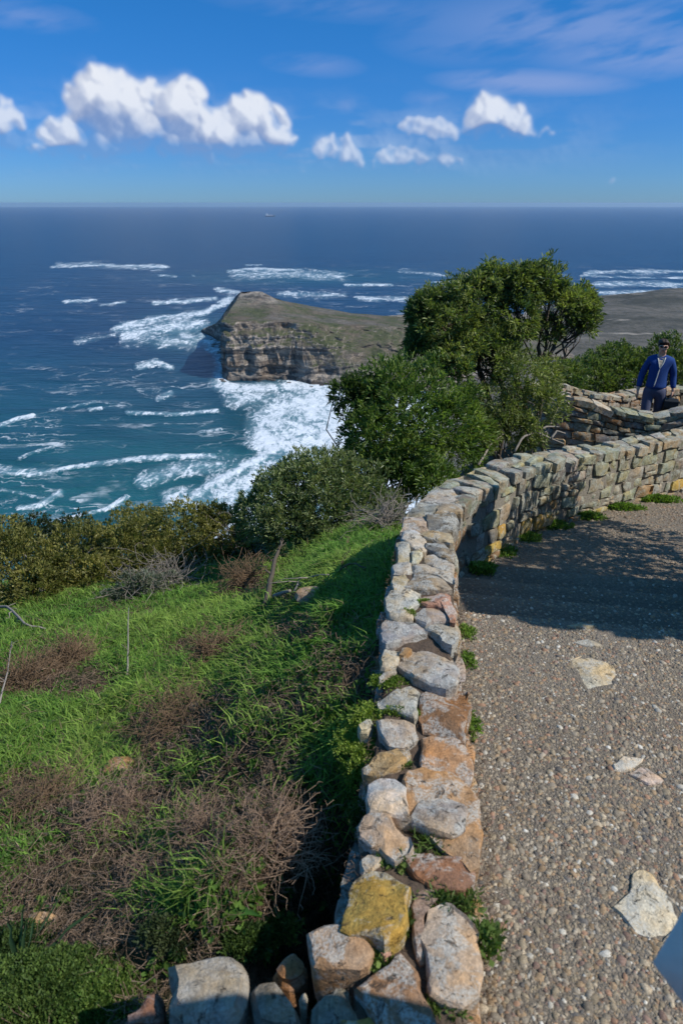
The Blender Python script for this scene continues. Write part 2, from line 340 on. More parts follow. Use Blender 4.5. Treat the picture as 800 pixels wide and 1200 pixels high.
wc = T.mix(T.math('MULTIPLY', T.rng(mid, .3, .7), .55), wc, T.mix(1.0, wc, (.42, .46, .55), 'MULTIPLY')); wc = T.mix(T.rng(big, .4, .7, 0, .35), wc, T.mix(1.0, wc, (1.6, 1.5, 1.35), 'MULTIPLY'))
pw = T.vmath('ADD', pos, T.vmath('MULTIPLY', T.vmath('SUBTRACT', T.noise(pos, .035, 4, .6, out=1), (.5, .5, .5)), (60, 40, 0)))
rA = T.math('ABSOLUTE', T.math('SUBTRACT', T.noise(T.vmath('MULTIPLY', pw, (.45, 1, 1)), .016, 2.5, .5, .8), .5)); rB = T.math('ABSOLUTE', T.math('SUBTRACT', T.noise(T.vmath('MULTIPLY', pw, (.6, 1, 1)), .045, 3, .55, 1.2), .5))
lace = T.math('MAXIMUM', T.rng(rA, .002, .020, 1, 0), T.math('MULTIPLY', T.rng(rB, .002, .030, 1, 0), T.rng(T.noise(pos, .02, 3), .5, .62)))
lace = T.math('MULTIPLY', lace, T.math('MULTIPLY', T.rng(T.noise(pos, .009, 4, .6), .44, .60), sp.outputs[2]))
f0 = T.math('MULTIPLY', sp.outputs[0], 1.25)
pf = T.vmath('MULTIPLY', pos, (1, .42, 1)); smf = T.noise(pf, .20, 6, .65, 1.0); midf = T.noise(pf, .045, 5, .6, .8)
nn = T.math('ADD', T.math('MULTIPLY', T.math('SUBTRACT', smf, .5), 2.4), T.math('ADD', T.math('MULTIPLY', T.math('SUBTRACT', midf, .5), 2.2), T.math('MULTIPLY', T.math('SUBTRACT', tiny, .5), 1.1)))
fm = T.math('ADD', T.math('MULTIPLY', f0, 1.0), T.math('MULTIPLY', nn, T.rng(f0, 0, .25, 0, 1.25)))
fm = T.math('MAXIMUM', T.rng(fm, .34, 1.0, 0, 1, False), T.math('MULTIPLY', lace, T.rng(sm, .35, .6, .10, .85)))
fm = T.math('MULTIPLY', fm, T.rng(T.math('ADD', smf, T.math('MULTIPLY', midf, .5)), .5, .95, .60, 1))
# milky aerated water round the foam
wc = T.mix(T.math('MULTIPLY', T.rng(f0, .05, .8), .50), wc, (.20, .36, .42))
setin(T, 'Base Color', T.mix(fm, wc, (.74, .78, .82))); setin(T, 'Roughness', T.math('ADD', .30, T.math('MULTIPLY', fm, .6))); T.p.inputs['IOR'].default_value = 1.33
T.p.inputs['Specular IOR Level'].default_value = .35
bump(T, T.math('ADD', T.math('MULTIPLY', mid, 3.2), T.math('ADD', T.math('MULTIPLY', sm, .9), T.math('MULTIPLY', tiny, .15))), .9, 2.4)
tag(put('sea', np.stack([X, Y, Zs], -1), grid_faces(len(azs), len(dist)), m, origin=(0, 0, SEA), smooth=True, colr=Cs), kind='structure')

# ---- headland: cliff strip lofted from the shoreline to the cliff edge, then in to the ridge
HB = [ # shoreline x, y, edge height above sea, inset of the edge, softness of the slope (0 = cliff, 1 = smooth)
 (-250,1205,3,10,.6),(-228,1165,14,40,.5),(-202,1110,32,48,.35),(-180,1040,50,28,.15),(-162,950,62,12,.04),(-150,880,65,14,.03),(-150,848,66,24,.03),(-140,832,66,32,.03),(-112,836,67,34,.03),(-84,842,66,34,.05),
 (-58,832,65,42,.1),(-36,812,64,56,.2),(0,798,62,84,.42),(42,786,57,115,.65),(110,778,46,160,.9),(200,768,40,190,1),(330,800,28,180,1),(420,960,20,120,1),(440,1200,10,90,1),(350,1440,5,60,.8),
 (140,1400,7,60,.8),(-60,1310,9,70,.8),(-190,1260,9,50,.7)]
RG = np.array([(-148,1045,78),(-139,1049,90),(-120,1053,83),(-104,1060,73),(-84,1070,63),(-40,1092,48),(41,1100,41),(110,1100,35),(260,1080,28)], float)
hb = np.array(HB+[HB[0]], float); ln = np.r_[0, np.cumsum(np.hypot(*np.diff(hb[:, :2], axis=0).T))]
NS = 760; sq = np.concatenate([np.linspace(ln[1], ln[15], 660, endpoint=False), np.linspace(ln[15], ln[-1]+ln[1], 100, endpoint=False)]); sq = np.mod(sq, ln[-1])
q = np.stack([np.interp(sq, ln, hb[:, k]) for k in range(5)], -1)
for k in range(5):   # soften the polygon
    for _ in range(3): q[:, k] = (np.roll(q[:, k], 1)+2*q[:, k]+np.roll(q[:, k], -1))/4
bx, by, eh, ins, soft = q.T
seg = np.array([unit(RG[i+1]-RG[i]) for i in range(len(RG)-1)])
rx = np.empty(NS); ry = np.empty(NS); rz = np.empty(NS); rd = np.full(NS, 1e9)
for i in range(len(RG)-1):
    a, b = RG[i], RG[i+1]; dv = b[:2]-a[:2]; t = np.clip(((bx-a[0])*dv[0]+(by-a[1])*dv[1])/(dv@dv), 0, 1); qx = a[0]+t*dv[0]; qy = a[1]+t*dv[1]; dd = np.hypot(bx-qx, by-qy); k = dd < rd
    rd[k] = dd[k]; rx[k] = qx[k]; ry[k] = qy[k]; rz[k] = (a[2]+t*(b[2]-a[2]))[k]
# spread the ridge feet along the ridge smoothly
for _ in range(8):
    for arr in (rx, ry, rz): arr[:] = (np.roll(arr, 1)+arr+np.roll(arr, -1))/3
ix, iy = rx-bx, ry-by; il = np.hypot(ix, iy); ix, iy = ix/il, iy/il
rows = []
NC, NP = 72, 36
def strata(z, x, y):
    w = z+5*(fbm(x*.012, y*.012, 0, o=3)-.5)-.03*x
    a = vnoise(w*.16, 1.5, 2.5); b = vnoise(w*.42, 7.5, 1.5); return a*.6+b*.4
for k in range(NC):
    t = k/(NC-1); z = eh*(t**.92)
    prof_c = .10*t+.62*sstep(.02, .20, t)*.5+.59*sstep(.55, 1.0, t)*t; prof = prof_c*(1-soft)+t*soft
    off = ins*prof
    x = bx+ix*off; y = by+iy*off
    led = (strata(z, x, y)-.5)*13*(1-.75*soft)
    blk = (fbm(x*.045, y*.045, z*.02, o=4)-.5)*30+(fbm(x*.16, y*.16, z*.10, o=3)-.5)*9
    gul = -15*np.clip(vnoise(x*.022+3, y*.022, z*.006)-.62, 0, 1)*2
    amp = min(1, t*6+.3)*(1-.5*max(0, (t-.9)*10))
    o = (led+blk+gul)*amp
    rows.append(np.stack([x+ix*o, y+iy*o, SEA-3+z+3*t+(fbm(x*.1, y*.1, z*.1, o=3)-.5)*4*t], -1))
ex, ey = bx+ix*ins, by+iy*ins
for k in range(1, NP):
    t = (k/(NP-1)); x = ex+(rx-ex)*t; y = ey+(ry-ey)*t
    z = eh+(rz-eh)*(t**.85*.55+.45*sstep(.25, 1, t)); rock = sstep(72, 88, z)
    z = z+(fbm(x*.02, y*.02, 0, o=3)-.5)*(3+9*rock)*min(1, t*4)+(fbm(x*.12, y*.12, 0, o=3)-.5)*(.8+5*rock)
    rows.append(np.stack([x, y, SEA+z], -1))
m, T = mat_new('headland_rock'); pos = T.new('ShaderNodeNewGeometry').outputs['Position']; nz = T.new('ShaderNodeSeparateXYZ', {0: T.new('ShaderNodeNewGeometry').outputs['True Normal']}).outputs[2]
sxyz = T.new('ShaderNodeSeparateXYZ', {0: pos}); at = T.new('ShaderNodeAttribute', attribute_name='Col')
pz = T.vmath('MULTIPLY', pos, (.10, .10, 1.0)); s1 = T.noise(pz, .30, 5, .65, .3); b1 = T.noise(pos, .03, 5, .6); b2 = T.noise(pos, .14, 6, .7); b3 = T.noise(pos, .018, 4, .6)
rk = T.mix(T.rng(s1, .36, .64), (.095, .085, .078), (.44, .37, .30)); rk = T.mix(T.rng(b1, .45, .65, 0, .6), rk, (.20, .14, .09)); rk = T.mix(T.rng(b2, .48, .62, 0, .75), rk, (.055, .050, .047))
rk = T.mix(T.rng(b3, .52, .66, 0, .45), rk, (.36, .33, .29))
low = T.rng(sxyz.outputs[2], -200, -193, 1, 0); rk = T.mix(T.math('MULTIPLY', low, .7), rk, (.04, .036, .034))
gr = T.mix(T.rng(b2, .35, .65), (.050, .062, .028), (.110, .115, .056)); gr = T.mix(T.rng(b1, .42, .6, 0, .8), gr, (.16, .125, .095)); gr = T.mix(T.rng(b3, .5, .62, 0, .6), gr, (.125, .115, .10))
gm = T.math('MAXIMUM', T.rng(nz, .62, .84), T.math('MULTIPLY', at.outputs['Fac'], T.rng(nz, .25, .6)))
gm = T.math('MULTIPLY', gm, T.rng(T.math('ADD', b2, T.math('MULTIPLY', b1, .6)), 0.80, 1.02, 1, .2)); gm = T.math('MULTIPLY', gm, T.math('MULTIPLY', T.rng(sxyz.outputs[2], -188, -178), T.math('MAXIMUM', T.rng(sxyz.outputs[2], -133, -121, 1, .12), 0.0)))
setin(T, 'Base Color', T.mix(gm, rk, gr)); setin(T, 'Roughness', .95); T.p.inputs['Specular IOR Level'].default_value = .1
bump(T, T.math('ADD', T.math('MULTIPLY', s1, 1.6), T.math('MULTIPLY', b2, 1.4)), .9, 3.0)
hc = np.concatenate([np.repeat((soft*.9)[None], NC, 0), np.ones((NP-1, NS))])[..., None].repeat(3, -1)
tag(put('headland', np.array(rows), grid_faces(NC+NP-1, NS, True), m, origin=(-60, 950, SEA), smooth=True, sharp=32, colr=hc.reshape(-1, 3)), kind='structure')
# fallen rocks at the foot of the cliff
def rock_geo(r, seed, n=10, k=6, sq=.7):
    th = np.linspace(0, 2*math.pi, n, endpoint=False); V = []
    for j in range(k+1):
        ph = math.pi*j/k; V.append(np.stack([np.sin(ph)*np.cos(th), np.sin(ph)*np.sin(th), np.full(n, np.cos(ph))], -1))
    V = np.array(V).reshape(-1, 3); f = .65+.75*fbm(V[:, 0]*1.3+seed*3.1, V[:, 1]*1.3+seed*1.7, V[:, 2]*1.3+seed, o=3)
    V = V*f[:, None]; V = np.sign(V)*np.abs(V)**.8
    return V*np.array(r), grid_faces(k+1, n, True)
mb = MB()
for i in range(70):
    t = rng.uniform(.0, 1); k = int(np.interp(t, [0, 1], [60, 560])); r = rng.uniform(.8, 3.2)
    V, F = rock_geo((r*1.3, r, r*.8), i, 7, 4); mb.add(V+[bx[k]-ix[k]*rng.uniform(0, 16), by[k]-iy[k]*rng.uniform(0, 16), SEA+r*.1], F)
tag(mb.put('shore_rocks', m, smooth=False), kind='stuff', label='dark fallen boulders in the surf at the foot of the headland cliff', cat='rocks')

# ---- low coastal plain to the right of the headland
gx = np.concatenate([np.arange(40, 900, 9), np.geomspace(905, 4200, 50)]); gy = np.concatenate([np.arange(120, 1850, 9.0)])
X, Y = np.meshgrid(gx, gy, indexing='ij')
shx = np.interp(Y, [100, 400, 600, 760, 1150, 1500, 1660, 1850], [70, 60, 72, 110, 250, 420, 600, 900])+26*(fbm(X*.004, Y*.012, 0, o=4)-.5)*2
shy = np.interp(X, [300, 560, 640, 700, 790, 860, 1000, 4200], [1560, 1640, 1668, 1700, 1800, 1790, 1810, 1840])+60*(fbm(X*.010, 3.3, 1, o=4)-.5)
dd = np.minimum(X-shx, (shy-Y)*.7)
Z = SEA+16*np.clip(dd/75, -1, 1)+(fbm(X*.006, Y*.006, 5, o=5)-.45)*22*np.clip(dd/120, 0, 1)+np.clip(X-700, 0, 1e9)*.012+(fbm(X*.04, Y*.04, 2, o=3)-.5)*3*np.clip(dd/60, 0, 1)
m, T = mat_new('fynbos_plain'); pos = T.new('ShaderNodeNewGeometry').outputs['Position']; b1 = T.noise(T.vmath('MULTIPLY', pos, (.5, 1, 1)), .011, 6, .65, .5); b2 = T.noise(pos, .09, 6, .7); b3 = T.noise(T.vmath('MULTIPLY', pos, (.18, 1, 1)), .014, 5, .6)
c = T.mix(T.rng(b1, .35, .65), (.060, .060, .050), (.150, .135, .115)); c = T.mix(T.rng(b2, .45, .7, 0, .7), c, (.040, .043, .028)); c = T.mix(T.rng(b3, .57, .68, 0, .75), c, (.20, .175, .145)); c = T.mix(T.rng(T.noise(T.vmath('MULTIPLY', pos, (.3, 1, 1)), .02, 4), .66, .72, 0, .8), c, (.34, .30, .25))
zz = T.new('ShaderNodeSeparateXYZ', {0: pos}).outputs[2]; c = T.mix(T.rng(zz, -199, -190, .9, 0), c, (.42, .38, .32))
setin(T, 'Base Color', c); setin(T, 'Roughness', .95); T.p.inputs['Specular IOR Level'].default_value = .1; bump(T, T.math('ADD', b2, b1), .9, 4)
tag(put('coastal_plain', np.stack([X, Y, Z], -1), grid_faces(len(gx), len(gy)), m, origin=(800, 1000, SEA), smooth=True), kind='structure')
# a distant ship just under the horizon
p = at_z(316, 246.5, SEA); p = p*(12000/p[1]) if p[1] > 12000 else p; p[2] = SEA
mw = simple('ship_paint', (.75, .76, .78), .5, .1); md = simple('ship_hull_paint', (.10, .11, .14), .5, .1)
ship = tag(empty('ship', p), 'tiny pale ship far out on the sea just below the horizon', 'ship')
L = 150
hv = [(-L/2,-11,-2),(L*.42,-11,-2),(L/2,0,-2),(L*.42,11,-2),(-L/2,11,-2),(-L/2-4,-12,14),(L*.43,-12,15),(L*.56,0,19),(L*.43,12,15),(-L/2-4,12,14)]
put('hull', np.array(hv)+p, [(0,1,6,5),(1,2,7,6),(2,3,8,7),(3,4,9,8),(4,0,5,9),(5,6,7,8,9),(4,3,2,1,0)], md, ship)
def boxv(c, h): c = np.array(c); h = np.array(h); return [c+h*np.array(s) for s in [(-1,-1,-1),(1,-1,-1),(1,1,-1),(-1,1,-1),(-1,-1,1),(1,-1,1),(1,1,1),(-1,1,1)]]
BF = [(0,3,2,1),(4,5,6,7),(0,1,5,4),(1,2,6,5),(2,3,7,6),(3,0,4,7)]
mb = MB(); mb.add(boxv((-L*.32,0,28), (16,10,13)), BF); mb.add(boxv((-L*.32,0,44), (10,9,4)), BF); mb.add(boxv((L*.05,0,21), (40,9,6)), BF)
mb.v = [v+p for v in mb.v]; mb.put('superstructure', mw, ship, smooth=False)
# ------------------------------------------------------------------ clouds: a far dome of clear air and cumulus, 70 km out
azf = np.concatenate([np.arange(-180, -31, 1.6), np.arange(-31, 31, .10), np.arange(31, 180.1, 1.6)]); elf = np.concatenate([np.arange(0, 20, .095), np.arange(20, 60, 2.0)])
AZ, EL = np.meshgrid(np.radians(azf), np.radians(elf), indexing='ij')
jx, jy = np.meshgrid(np.arange(len(azf)), np.arange(len(elf)), indexing='ij')
# puffs: pixel centre, half-width, half-height (photo pixels), number of billows, strength
CL = [(125,122,42,32,30,1),(170,140,48,32,30,1),(105,158,44,24,22,.95),(214,132,28,30,22,1),(240,160,52,24,28,1),(290,138,22,22,16,1),(312,150,24,22,16,1),(290,166,50,18,26,.95),(175,170,85,14,40,.95),(330,168,14,14,6,.8),
 (-6,138,26,18,16,.85),(0,172,14,12,8,.7),(46,180,15,8,9,.75),(84,184,14,6,6,.45),
 (379,174,12,13,12,.75),(402,178,15,12,14,.72),(420,184,14,9,10,.6),(436,190,12,6,8,.42),(468,183,24,11,18,.72),(498,184,26,11,18,.66),(528,189,16,9,11,.7),(395,195,36,5,14,.38),(505,201,40,5,14,.36),
 (484,153,16,12,14,.72),(512,155,24,11,18,.74),(540,160,18,8,12,.72),(568,134,19,19,20,.95),(588,148,28,13,24,.9),(606,142,12,15,9,.9),(630,154,24,6,14,.72),
 (660,177,18,5,6,.4),(716,215,10,4,5,.5),(650,213,8,4,4,.4),(556,203,14,3,5,.4),(262,196,22,6,10,.5),(148,202,26,4,9,.42),(46,200,22,5,8,.42),(455,205,50,4,14,.36),(585,213,40,3,10,.36),(214,199,16,4,6,.4),(360,203,24,5,8,.32),(20,202,16,6,6,.35)]
for k in range(60):   # loose cumulus along the rest of the horizon
    q = R_(rng.choice([-1, 1])*rng.uniform(38, 178)); e = R_(rng.uniform(2, 12)); CL.append((q, e, rng.uniform(.03, .10), rng.uniform(.015, .035), 22, rng.uniform(.5, 1), 'r'))
H = np.zeros_like(AZ); S = np.zeros_like(AZ)
wx = (fbm(AZ*26, EL*26, 0, o=4)-.5)*.020+(fbm(AZ*110, EL*110, 3, o=4)-.5)*.010
wy = (fbm(AZ*26+9, EL*26, 5, o=4)-.5)*.016+(fbm(AZ*110, EL*110+7, 9, o=4)-.5)*.010
QA, QE = AZ+wx, EL+wy
crng = np.random.default_rng(21)
def puff(a, e, r, s, wz):
    i0, i1 = np.searchsorted(azf, np.degrees(a-r*1.4)-1.2), np.searchsorted(azf, np.degrees(a+r*1.4)+1.2); j0, j1 = np.searchsorted(elf, np.degrees(e-r*1.4)-1.2), np.searchsorted(elf, np.degrees(e+r*1.4)+1.2)
    if i1 <= i0 or j1 <= j0: return
    sl = (slice(i0, i1), slice(j0, j1)); d2 = ((QA[sl]-a)**2+(QE[sl]-e)**2)/r**2
    h = np.sqrt(np.clip(1-d2, 0, 1))*r+wz*r*(d2 < 1)
    H[sl] = np.maximum(H[sl], h); S[sl] = np.maximum(S[sl], s*np.clip((1-d2)*2.2, 0, 1)); SOFT[sl] += s*.55*np.exp(-d2*1.3)
SOFT = np.zeros_like(AZ)
for c in CL:
    if len(c) == 7: a0, e0, ra, re, n, s, _ = c
    else:
        a0, e0 = azel(c[0], c[1]); ra, re, n, s = c[2]/FPX*1.02, c[3]/FPX*.92, c[4], c[5]
    for k in range(n):
        q = crng.uniform(0, 2*math.pi); u = crng.uniform(0, 1)**.5
        da, de_ = u*math.cos(q)*ra*.9, u*math.sin(q)*re*.85
        r = min(ra, re)*crng.uniform(.28, .62)*(1.15-.5*u)
        if de_ < -re*.45: r *= .7
        puff(a0+da, e0+de_, r, s, crng.uniform(0, 1.2))
    if s > .65:
        for k in range(n*2):   # cauliflower on the upper side
            q = crng.uniform(-.2, 3.4); r = min(ra, re)*crng.uniform(.10, .25)
            puff(a0+math.cos(q)*ra*crng.uniform(.6, .98), e0+math.sin(q)*re*crng.uniform(.6, 1), r, s*.95, crng.uniform(.2, 2))
def blur(a, n):
    for _ in range(n):
        a = (np.roll(a, 1, 0)+2*a+np.roll(a, -1, 0))/4; a = (np.concatenate([a[:, :1], a[:, :-1]], 1)+2*a+np.concatenate([a[:, 1:], a[:, -1:]], 1))/4
    return a
tex = fbm(AZ*140, EL*140, 1.0, o=4)
Hb = blur(H, 2)+.004*(tex-.5)+.8*blur(H, 14)
step = R_(.098); gx_ = np.gradient(Hb, axis=0)/step; gy_ = np.gradient(Hb, axis=1)/step
nrm = np.sqrt(gx_**2+gy_**2+1); lam = (-gx_*.66+(-gy_)*.62+.42)/nrm
hib = blur(S, 26)
up = np.clip((blur(S, 40)-np.concatenate([blur(S, 40)[:, 14:], np.zeros((len(azf), 14))], 1))*2.4+.5, 0, 1)   # nearer the cloud top
lt = np.clip(.10+.62*sstep(-.35, .95, blur(lam, 1))+.72*(up-.47)+.26*(tex-.5), 0, 1)
alpha = np.clip(blur(S, 1)*1.0, 0, 1)*sstep(.05, .36, blur(S, 2)+.5*(tex-.5)*S)
base_fade = np.clip(.42+.66*sstep(.22, .66, up), 0, 1); alpha = np.maximum(alpha, .55*sstep(.12, .5, blur(S, 9))); alpha = blur(alpha, 1)*base_fade
alpha = np.maximum(alpha*.97, np.clip(blur(SOFT, 10)*.30, 0, .58)*sstep(.3, .62, fbm(AZ*46, EL*70, 8, o=5)))
alpha = np.maximum(alpha, .24*np.exp(-((EL-R_(4.0))/R_(2.2))**2)*sstep(.38, .70, fbm(AZ*16, EL*70, 4, o=5))*sstep(.46, .12, AZ)*sstep(-.75, -.4, AZ)*sstep(R_(.5), R_(3), EL))
# high thin streaks
n1 = fbm(AZ*7+(EL*10), EL*46-AZ*9, 2, o=5); n2 = fbm(AZ*30, EL*130-AZ*22, 6, o=4)
sta = np.zeros_like(AZ)
for (x, y, hw, hh, w) in ((680,30,170,30,.62),(760,60,110,22,.7),(625,96,95,11,.85),(368,76,48,10,.42),(30,18,60,12,.45),(500,117,24,8,.35),(400,8,130,12,.28),(545,50,80,20,.3),(405,122,10,8,.25),(790,68,60,14,.6),(655,10,120,16,.45)):
    a0, e0 = azel(x, y); rr = np.hypot((AZ-a0)*FPX/hw, (EL-e0+(AZ-a0)*.05)*FPX/hh); sta = np.maximum(sta, w*np.clip(1.15-rr, 0, 1)**.8)
sta = np.clip(sta*sstep(.30, .62, n1*.65+n2*.35), 0, .75)*.8
low = np.clip(1-EL/R_(9), 0, 1)[..., None]
shade, white = np.array([.15, .215, .40]), np.array([.70, .72, .765])
cc = shade+(white-shade)*(lt**1.15)[..., None]; cc = cc*(1-.42*low)+np.array([.20, .36, .66])*.42*low
stc = np.array([.25, .33, .58])
A2 = alpha+(1-alpha)*sta; cc = (cc*alpha[..., None]+stc*((1-alpha)*sta)[..., None])/np.maximum(A2, 1e-4)[..., None]
A2 = A2*sstep(0, R_(.6), EL)
Rr = 70000.0
V = np.stack([Rr*np.sin(AZ)*np.cos(EL), Rr*np.cos(AZ)*np.cos(EL), Rr*np.sin(EL)], -1)
m, T = mat_new('cloud'); at = T.new('ShaderNodeAttribute', attribute_name='Col')
em = T.new('ShaderNodeEmission', {'Color': at.outputs['Color'], 'Strength': 1.0}); tr = T.new('ShaderNodeBsdfTransparent')
mx = T.new('ShaderNodeMixShader', {0: at.outputs['Alpha'], 1: tr.outputs[0], 2: em.outputs[0]}); T.l.new(mx.outputs[0], T.o.inputs[0])
m.cycles.emission_sampling = 'NONE'
so = put('sky', V, grid_faces(len(azf), len(elf)), m, origin=(0, 0, 0), smooth=True, colr=cc.reshape(-1, 3)); tag(so, kind='structure')
b_ = np.ones((A2.size, 4), np.float32); b_[:, :3] = cc.reshape(-1, 3); b_[:, 3] = A2.ravel(); so.data.attributes['Col'].data.foreach_set('color', b_.ravel())

# ------------------------------------------------------------------ sea air
HAZE = 3.0e-5
m = bpy.data.materials.new('haze'); m.use_nodes = True; T = NT(m.node_tree); T.n.clear()
T.l.new(T.new('ShaderNodeVolumePrincipled', {'Color': (.55, .76, 1, 1), 'Density': HAZE, 'Anisotropy': .2}).outputs[0], T.new('ShaderNodeOutputMaterial').inputs['Volume'])
hz = put('haze', [np.array(v) for v in boxv((0, 0, SEA/2+1.25), (46000, 46000, 108.25))], BF, m, origin=(0, 0, -100)); tag(hz, kind='stuff', label='thin blue sea haze over the water and the headland', cat='haze')
# ------------------------------------------------------------------ stone walls
PAL = {'grey': (.36,.345,.315), 'pale': (.50,.47,.40), 'tan': (.42,.31,.19), 'orange': (.42,.28,.16), 'yellow': (.44,.33,.10), 'red': (.27,.145,.10), 'brown': (.31,.20,.12), 'pink': (.40,.27,.21), 'green': (.34,.36,.28), 'dark': (.24,.235,.22), 'white': (.58,.56,.52), 'beige': (.46,.39,.29), 'chalk': (.66,.60,.50)}
def tint_of(key, var=.14):
    c = np.array(PAL[key])*(1+rng.uniform(-var, var)); return tuple(c*(1+rng.uniform(-.05, .05, 3)))
def resample(poly, step, minn=8, maxn=26):
    P = np.asarray(poly, float); Q = np.vstack([P, P[:1]]); L = np.hypot(*np.diff(Q, axis=0).T); tot = L.sum(); n = int(np.clip(tot/step, minn, maxn)); c = np.r_[0, np.cumsum(L)]
    t = np.linspace(0, tot, n, endpoint=False); return np.stack([np.interp(t, c, Q[:, 0]), np.interp(t, c, Q[:, 1])], -1)
def slab_geo(poly, th, bev, bulge=.01, rough=.006, rings=(.72, .38), step=.03, seed=0, jit=.07, flare=.03, maxn=26, chis=3):
    """poly: 2D outline in the stone's own face plane (CCW); returns local verts (u, v, w) with w outward"""
    P = resample(poly, step, maxn=maxn); c = P.mean(0)
    area = .5*np.sum(P[:, 0]*np.roll(P[:, 1], -1)-P[:, 1]*np.roll(P[:, 0], -1))
    if area < 0: P = P[::-1]
    n = len(P); size = math.sqrt(abs(area))
    P = P+(np.stack([vnoise(P[:, 0]*40+seed, P[:, 1]*40, seed*1.3), vnoise(P[:, 0]*40, P[:, 1]*40+seed, seed*2.1)], -1)-.5)*size*jit*2
    def ring(sc, w): 
        q = c+(P-c)*sc; return np.column_stack([q, np.full(n, w)])
    b = min(bev, size*.25)
    V = [ring(1-flare*1.5, -th), ring(1+flare, -th*.5), ring(1+flare*.4, -b*1.1), ring(1-b/size*.9, -b*.22)]
    for k, r in enumerate(rings): V.append(ring(r, bulge*(1-r*r)))
    V = np.vstack(V+[[[c[0], c[1], bulge]]])
    gch = np.random.default_rng(int(seed*1000) % 99991); tp = np.arange(len(V)) >= 3*n
    for _ in range(chis):
        a_ = gch.uniform(0, 2*math.pi); dd_ = (V[:, 0]-c[0])*math.cos(a_)+(V[:, 1]-c[1])*math.sin(a_); sl_ = gch.uniform(.10, .34)
        V[:, 2] = np.where(tp, np.minimum(V[:, 2], bulge-(dd_-size*gch.uniform(.0, .28))*sl_), V[:, 2])
    f = (fbm(V[:, 0]*14+seed*3.7, V[:, 1]*14+seed, V[:, 2]*14+seed*.7, o=3)-.5)*2
    g2 = (fbm(V[:, 0]*14+seed*1.7+50, V[:, 1]*14+seed, V[:, 2]*9, o=2)-.5)*2
    V[:, 2] += f*rough*2; V[:, 0] += g2*rough*.7
    m_ = 4+len(rings); F = [tuple(r) for r in grid_faces(m_, n, True)]; k0 = (m_-1)*n
    F += [(k0+i, k0+(i+1) % n, m_*n) for i in range(n)]
    F += [tuple(range(n))[::-1]]
    return V, F
seedc = [0]
def stone(parent, poly, O, ex, ey, ez, th, bev, key, mat='stone', name='stone', **k):
    seedc[0] += 1; V, F = slab_geo(poly, th, bev, seed=seedc[0]*.618, **k)
    Wv = np.asarray(O)+V[:, :1]*np.asarray(ex)+V[:, 1:2]*np.asarray(ey)+V[:, 2:3]*np.asarray(ez)
    return put(name, Wv, F, M[mat], parent, smooth=True, sharp=22, tint=tint_of(key))
def px_stone(parent, pts, sc, ox, oy, z, key, th=.09, tilt=(0, 0), mat='stone', **k):
    """a stone lying flat: outline read off the photograph, laid on the wall top at height z"""
    c = np.mean([at_z(ox+a/sc, oy+b/sc, z) for a, b in pts], 0); zc_ = float(np.interp(c[1], wr_d[:, 1], wr_d[:, 2])); z = zc_+.014+min(.035, max(-.012, (z-zc_)*.5))
    W3 = np.array([at_z(ox+a/sc, oy+b/sc, z) for a, b in pts]); c = W3.mean(0); W3 = c+(W3-c)*1.11
    ez = unit(np.array([-tilt[0], -tilt[1], 1.0])); ex = unit(np.cross([0, 1, 0], ez)); ey = np.cross(ez, ex)
    k.setdefault('bev', .009); return stone(parent, W3[:, :2]-c[:2], c, ex, ey, ez, th, key=key, mat=mat, **k)

parapet = tag(empty('stone_wall', (.5, 2.6, -2.0)), 'long curving dry stone wall along the path, nearest the viewer, with uneven cap stones', 'stone wall', 'stone walls along the path')
# core: soil and mortar, set back behind the stones
def wall_core(name, Ls, Rs, zb, mat, parent, drop=.035, inset=.035):
    V = []
    for l, r, b in zip(Ls, Rs, zb):
        d = unit((r-l)*[1, 1, 0])*inset; V += [[l[0]+d[0], l[1]+d[1], b], [l[0]+d[0], l[1]+d[1], l[2]-drop], [r[0]-d[0], r[1]-d[1], r[2]-drop], [r[0]-d[0], r[1]-d[1], b]]
    n = len(Ls); F = [(i*4+j, i*4+j+1, i*4+5+j, i*4+4+j) for i in range(n-1) for j in range(3)]+[(0, 3, 2, 1), ((n-1)*4, (n-1)*4+1, (n-1)*4+2, (n-1)*4+3)]
    return put(name, V, F, mat, parent, smooth=False)
def dens(A, n=6):
    t = np.linspace(0, len(A)-1, (len(A)-1)*n+1); return np.stack([np.interp(t, np.arange(len(A)), A[:, k]) for k in range(3)], -1)
wl_d, wr_d = dens(WL_), dens(WR_)
zb_core = np.minimum(hill(wl_d[:, 0]-.1, wl_d[:, 1]), zpath(wr_d[:, 0], wr_d[:, 1]))-.5
V = []; CN = 14
for l, r, b_ in zip(dens(wl_d, 3), dens(wr_d, 3), np.interp(np.arange(3*(len(wl_d)-1)+1)/3, np.arange(len(wl_d)), zb_core)):
    t = np.linspace(.06, .94, CN)[:, None]; P_ = l+(r-l)*t; lowr = sstep(2.5, 3.0, P_[:, 1])
    P_[:, 2] += -.001-.035*lowr+.03*(fbm(P_[:, 0]*22, P_[:, 1]*22, 1, o=3)-.5)-.03*(np.abs(t[:, 0]-.5) > .42)
    V.append(np.vstack([[[P_[0, 0], P_[0, 1], b_]], P_, [[P_[-1, 0], P_[-1, 1], b_]]]))
put('core', np.array(V), grid_faces(len(V), CN+2), M['soil'], parapet, smooth=True, sharp=50)
Z6 = (2.857, 380, 780); Z4 = (4.6125, 400, 560)
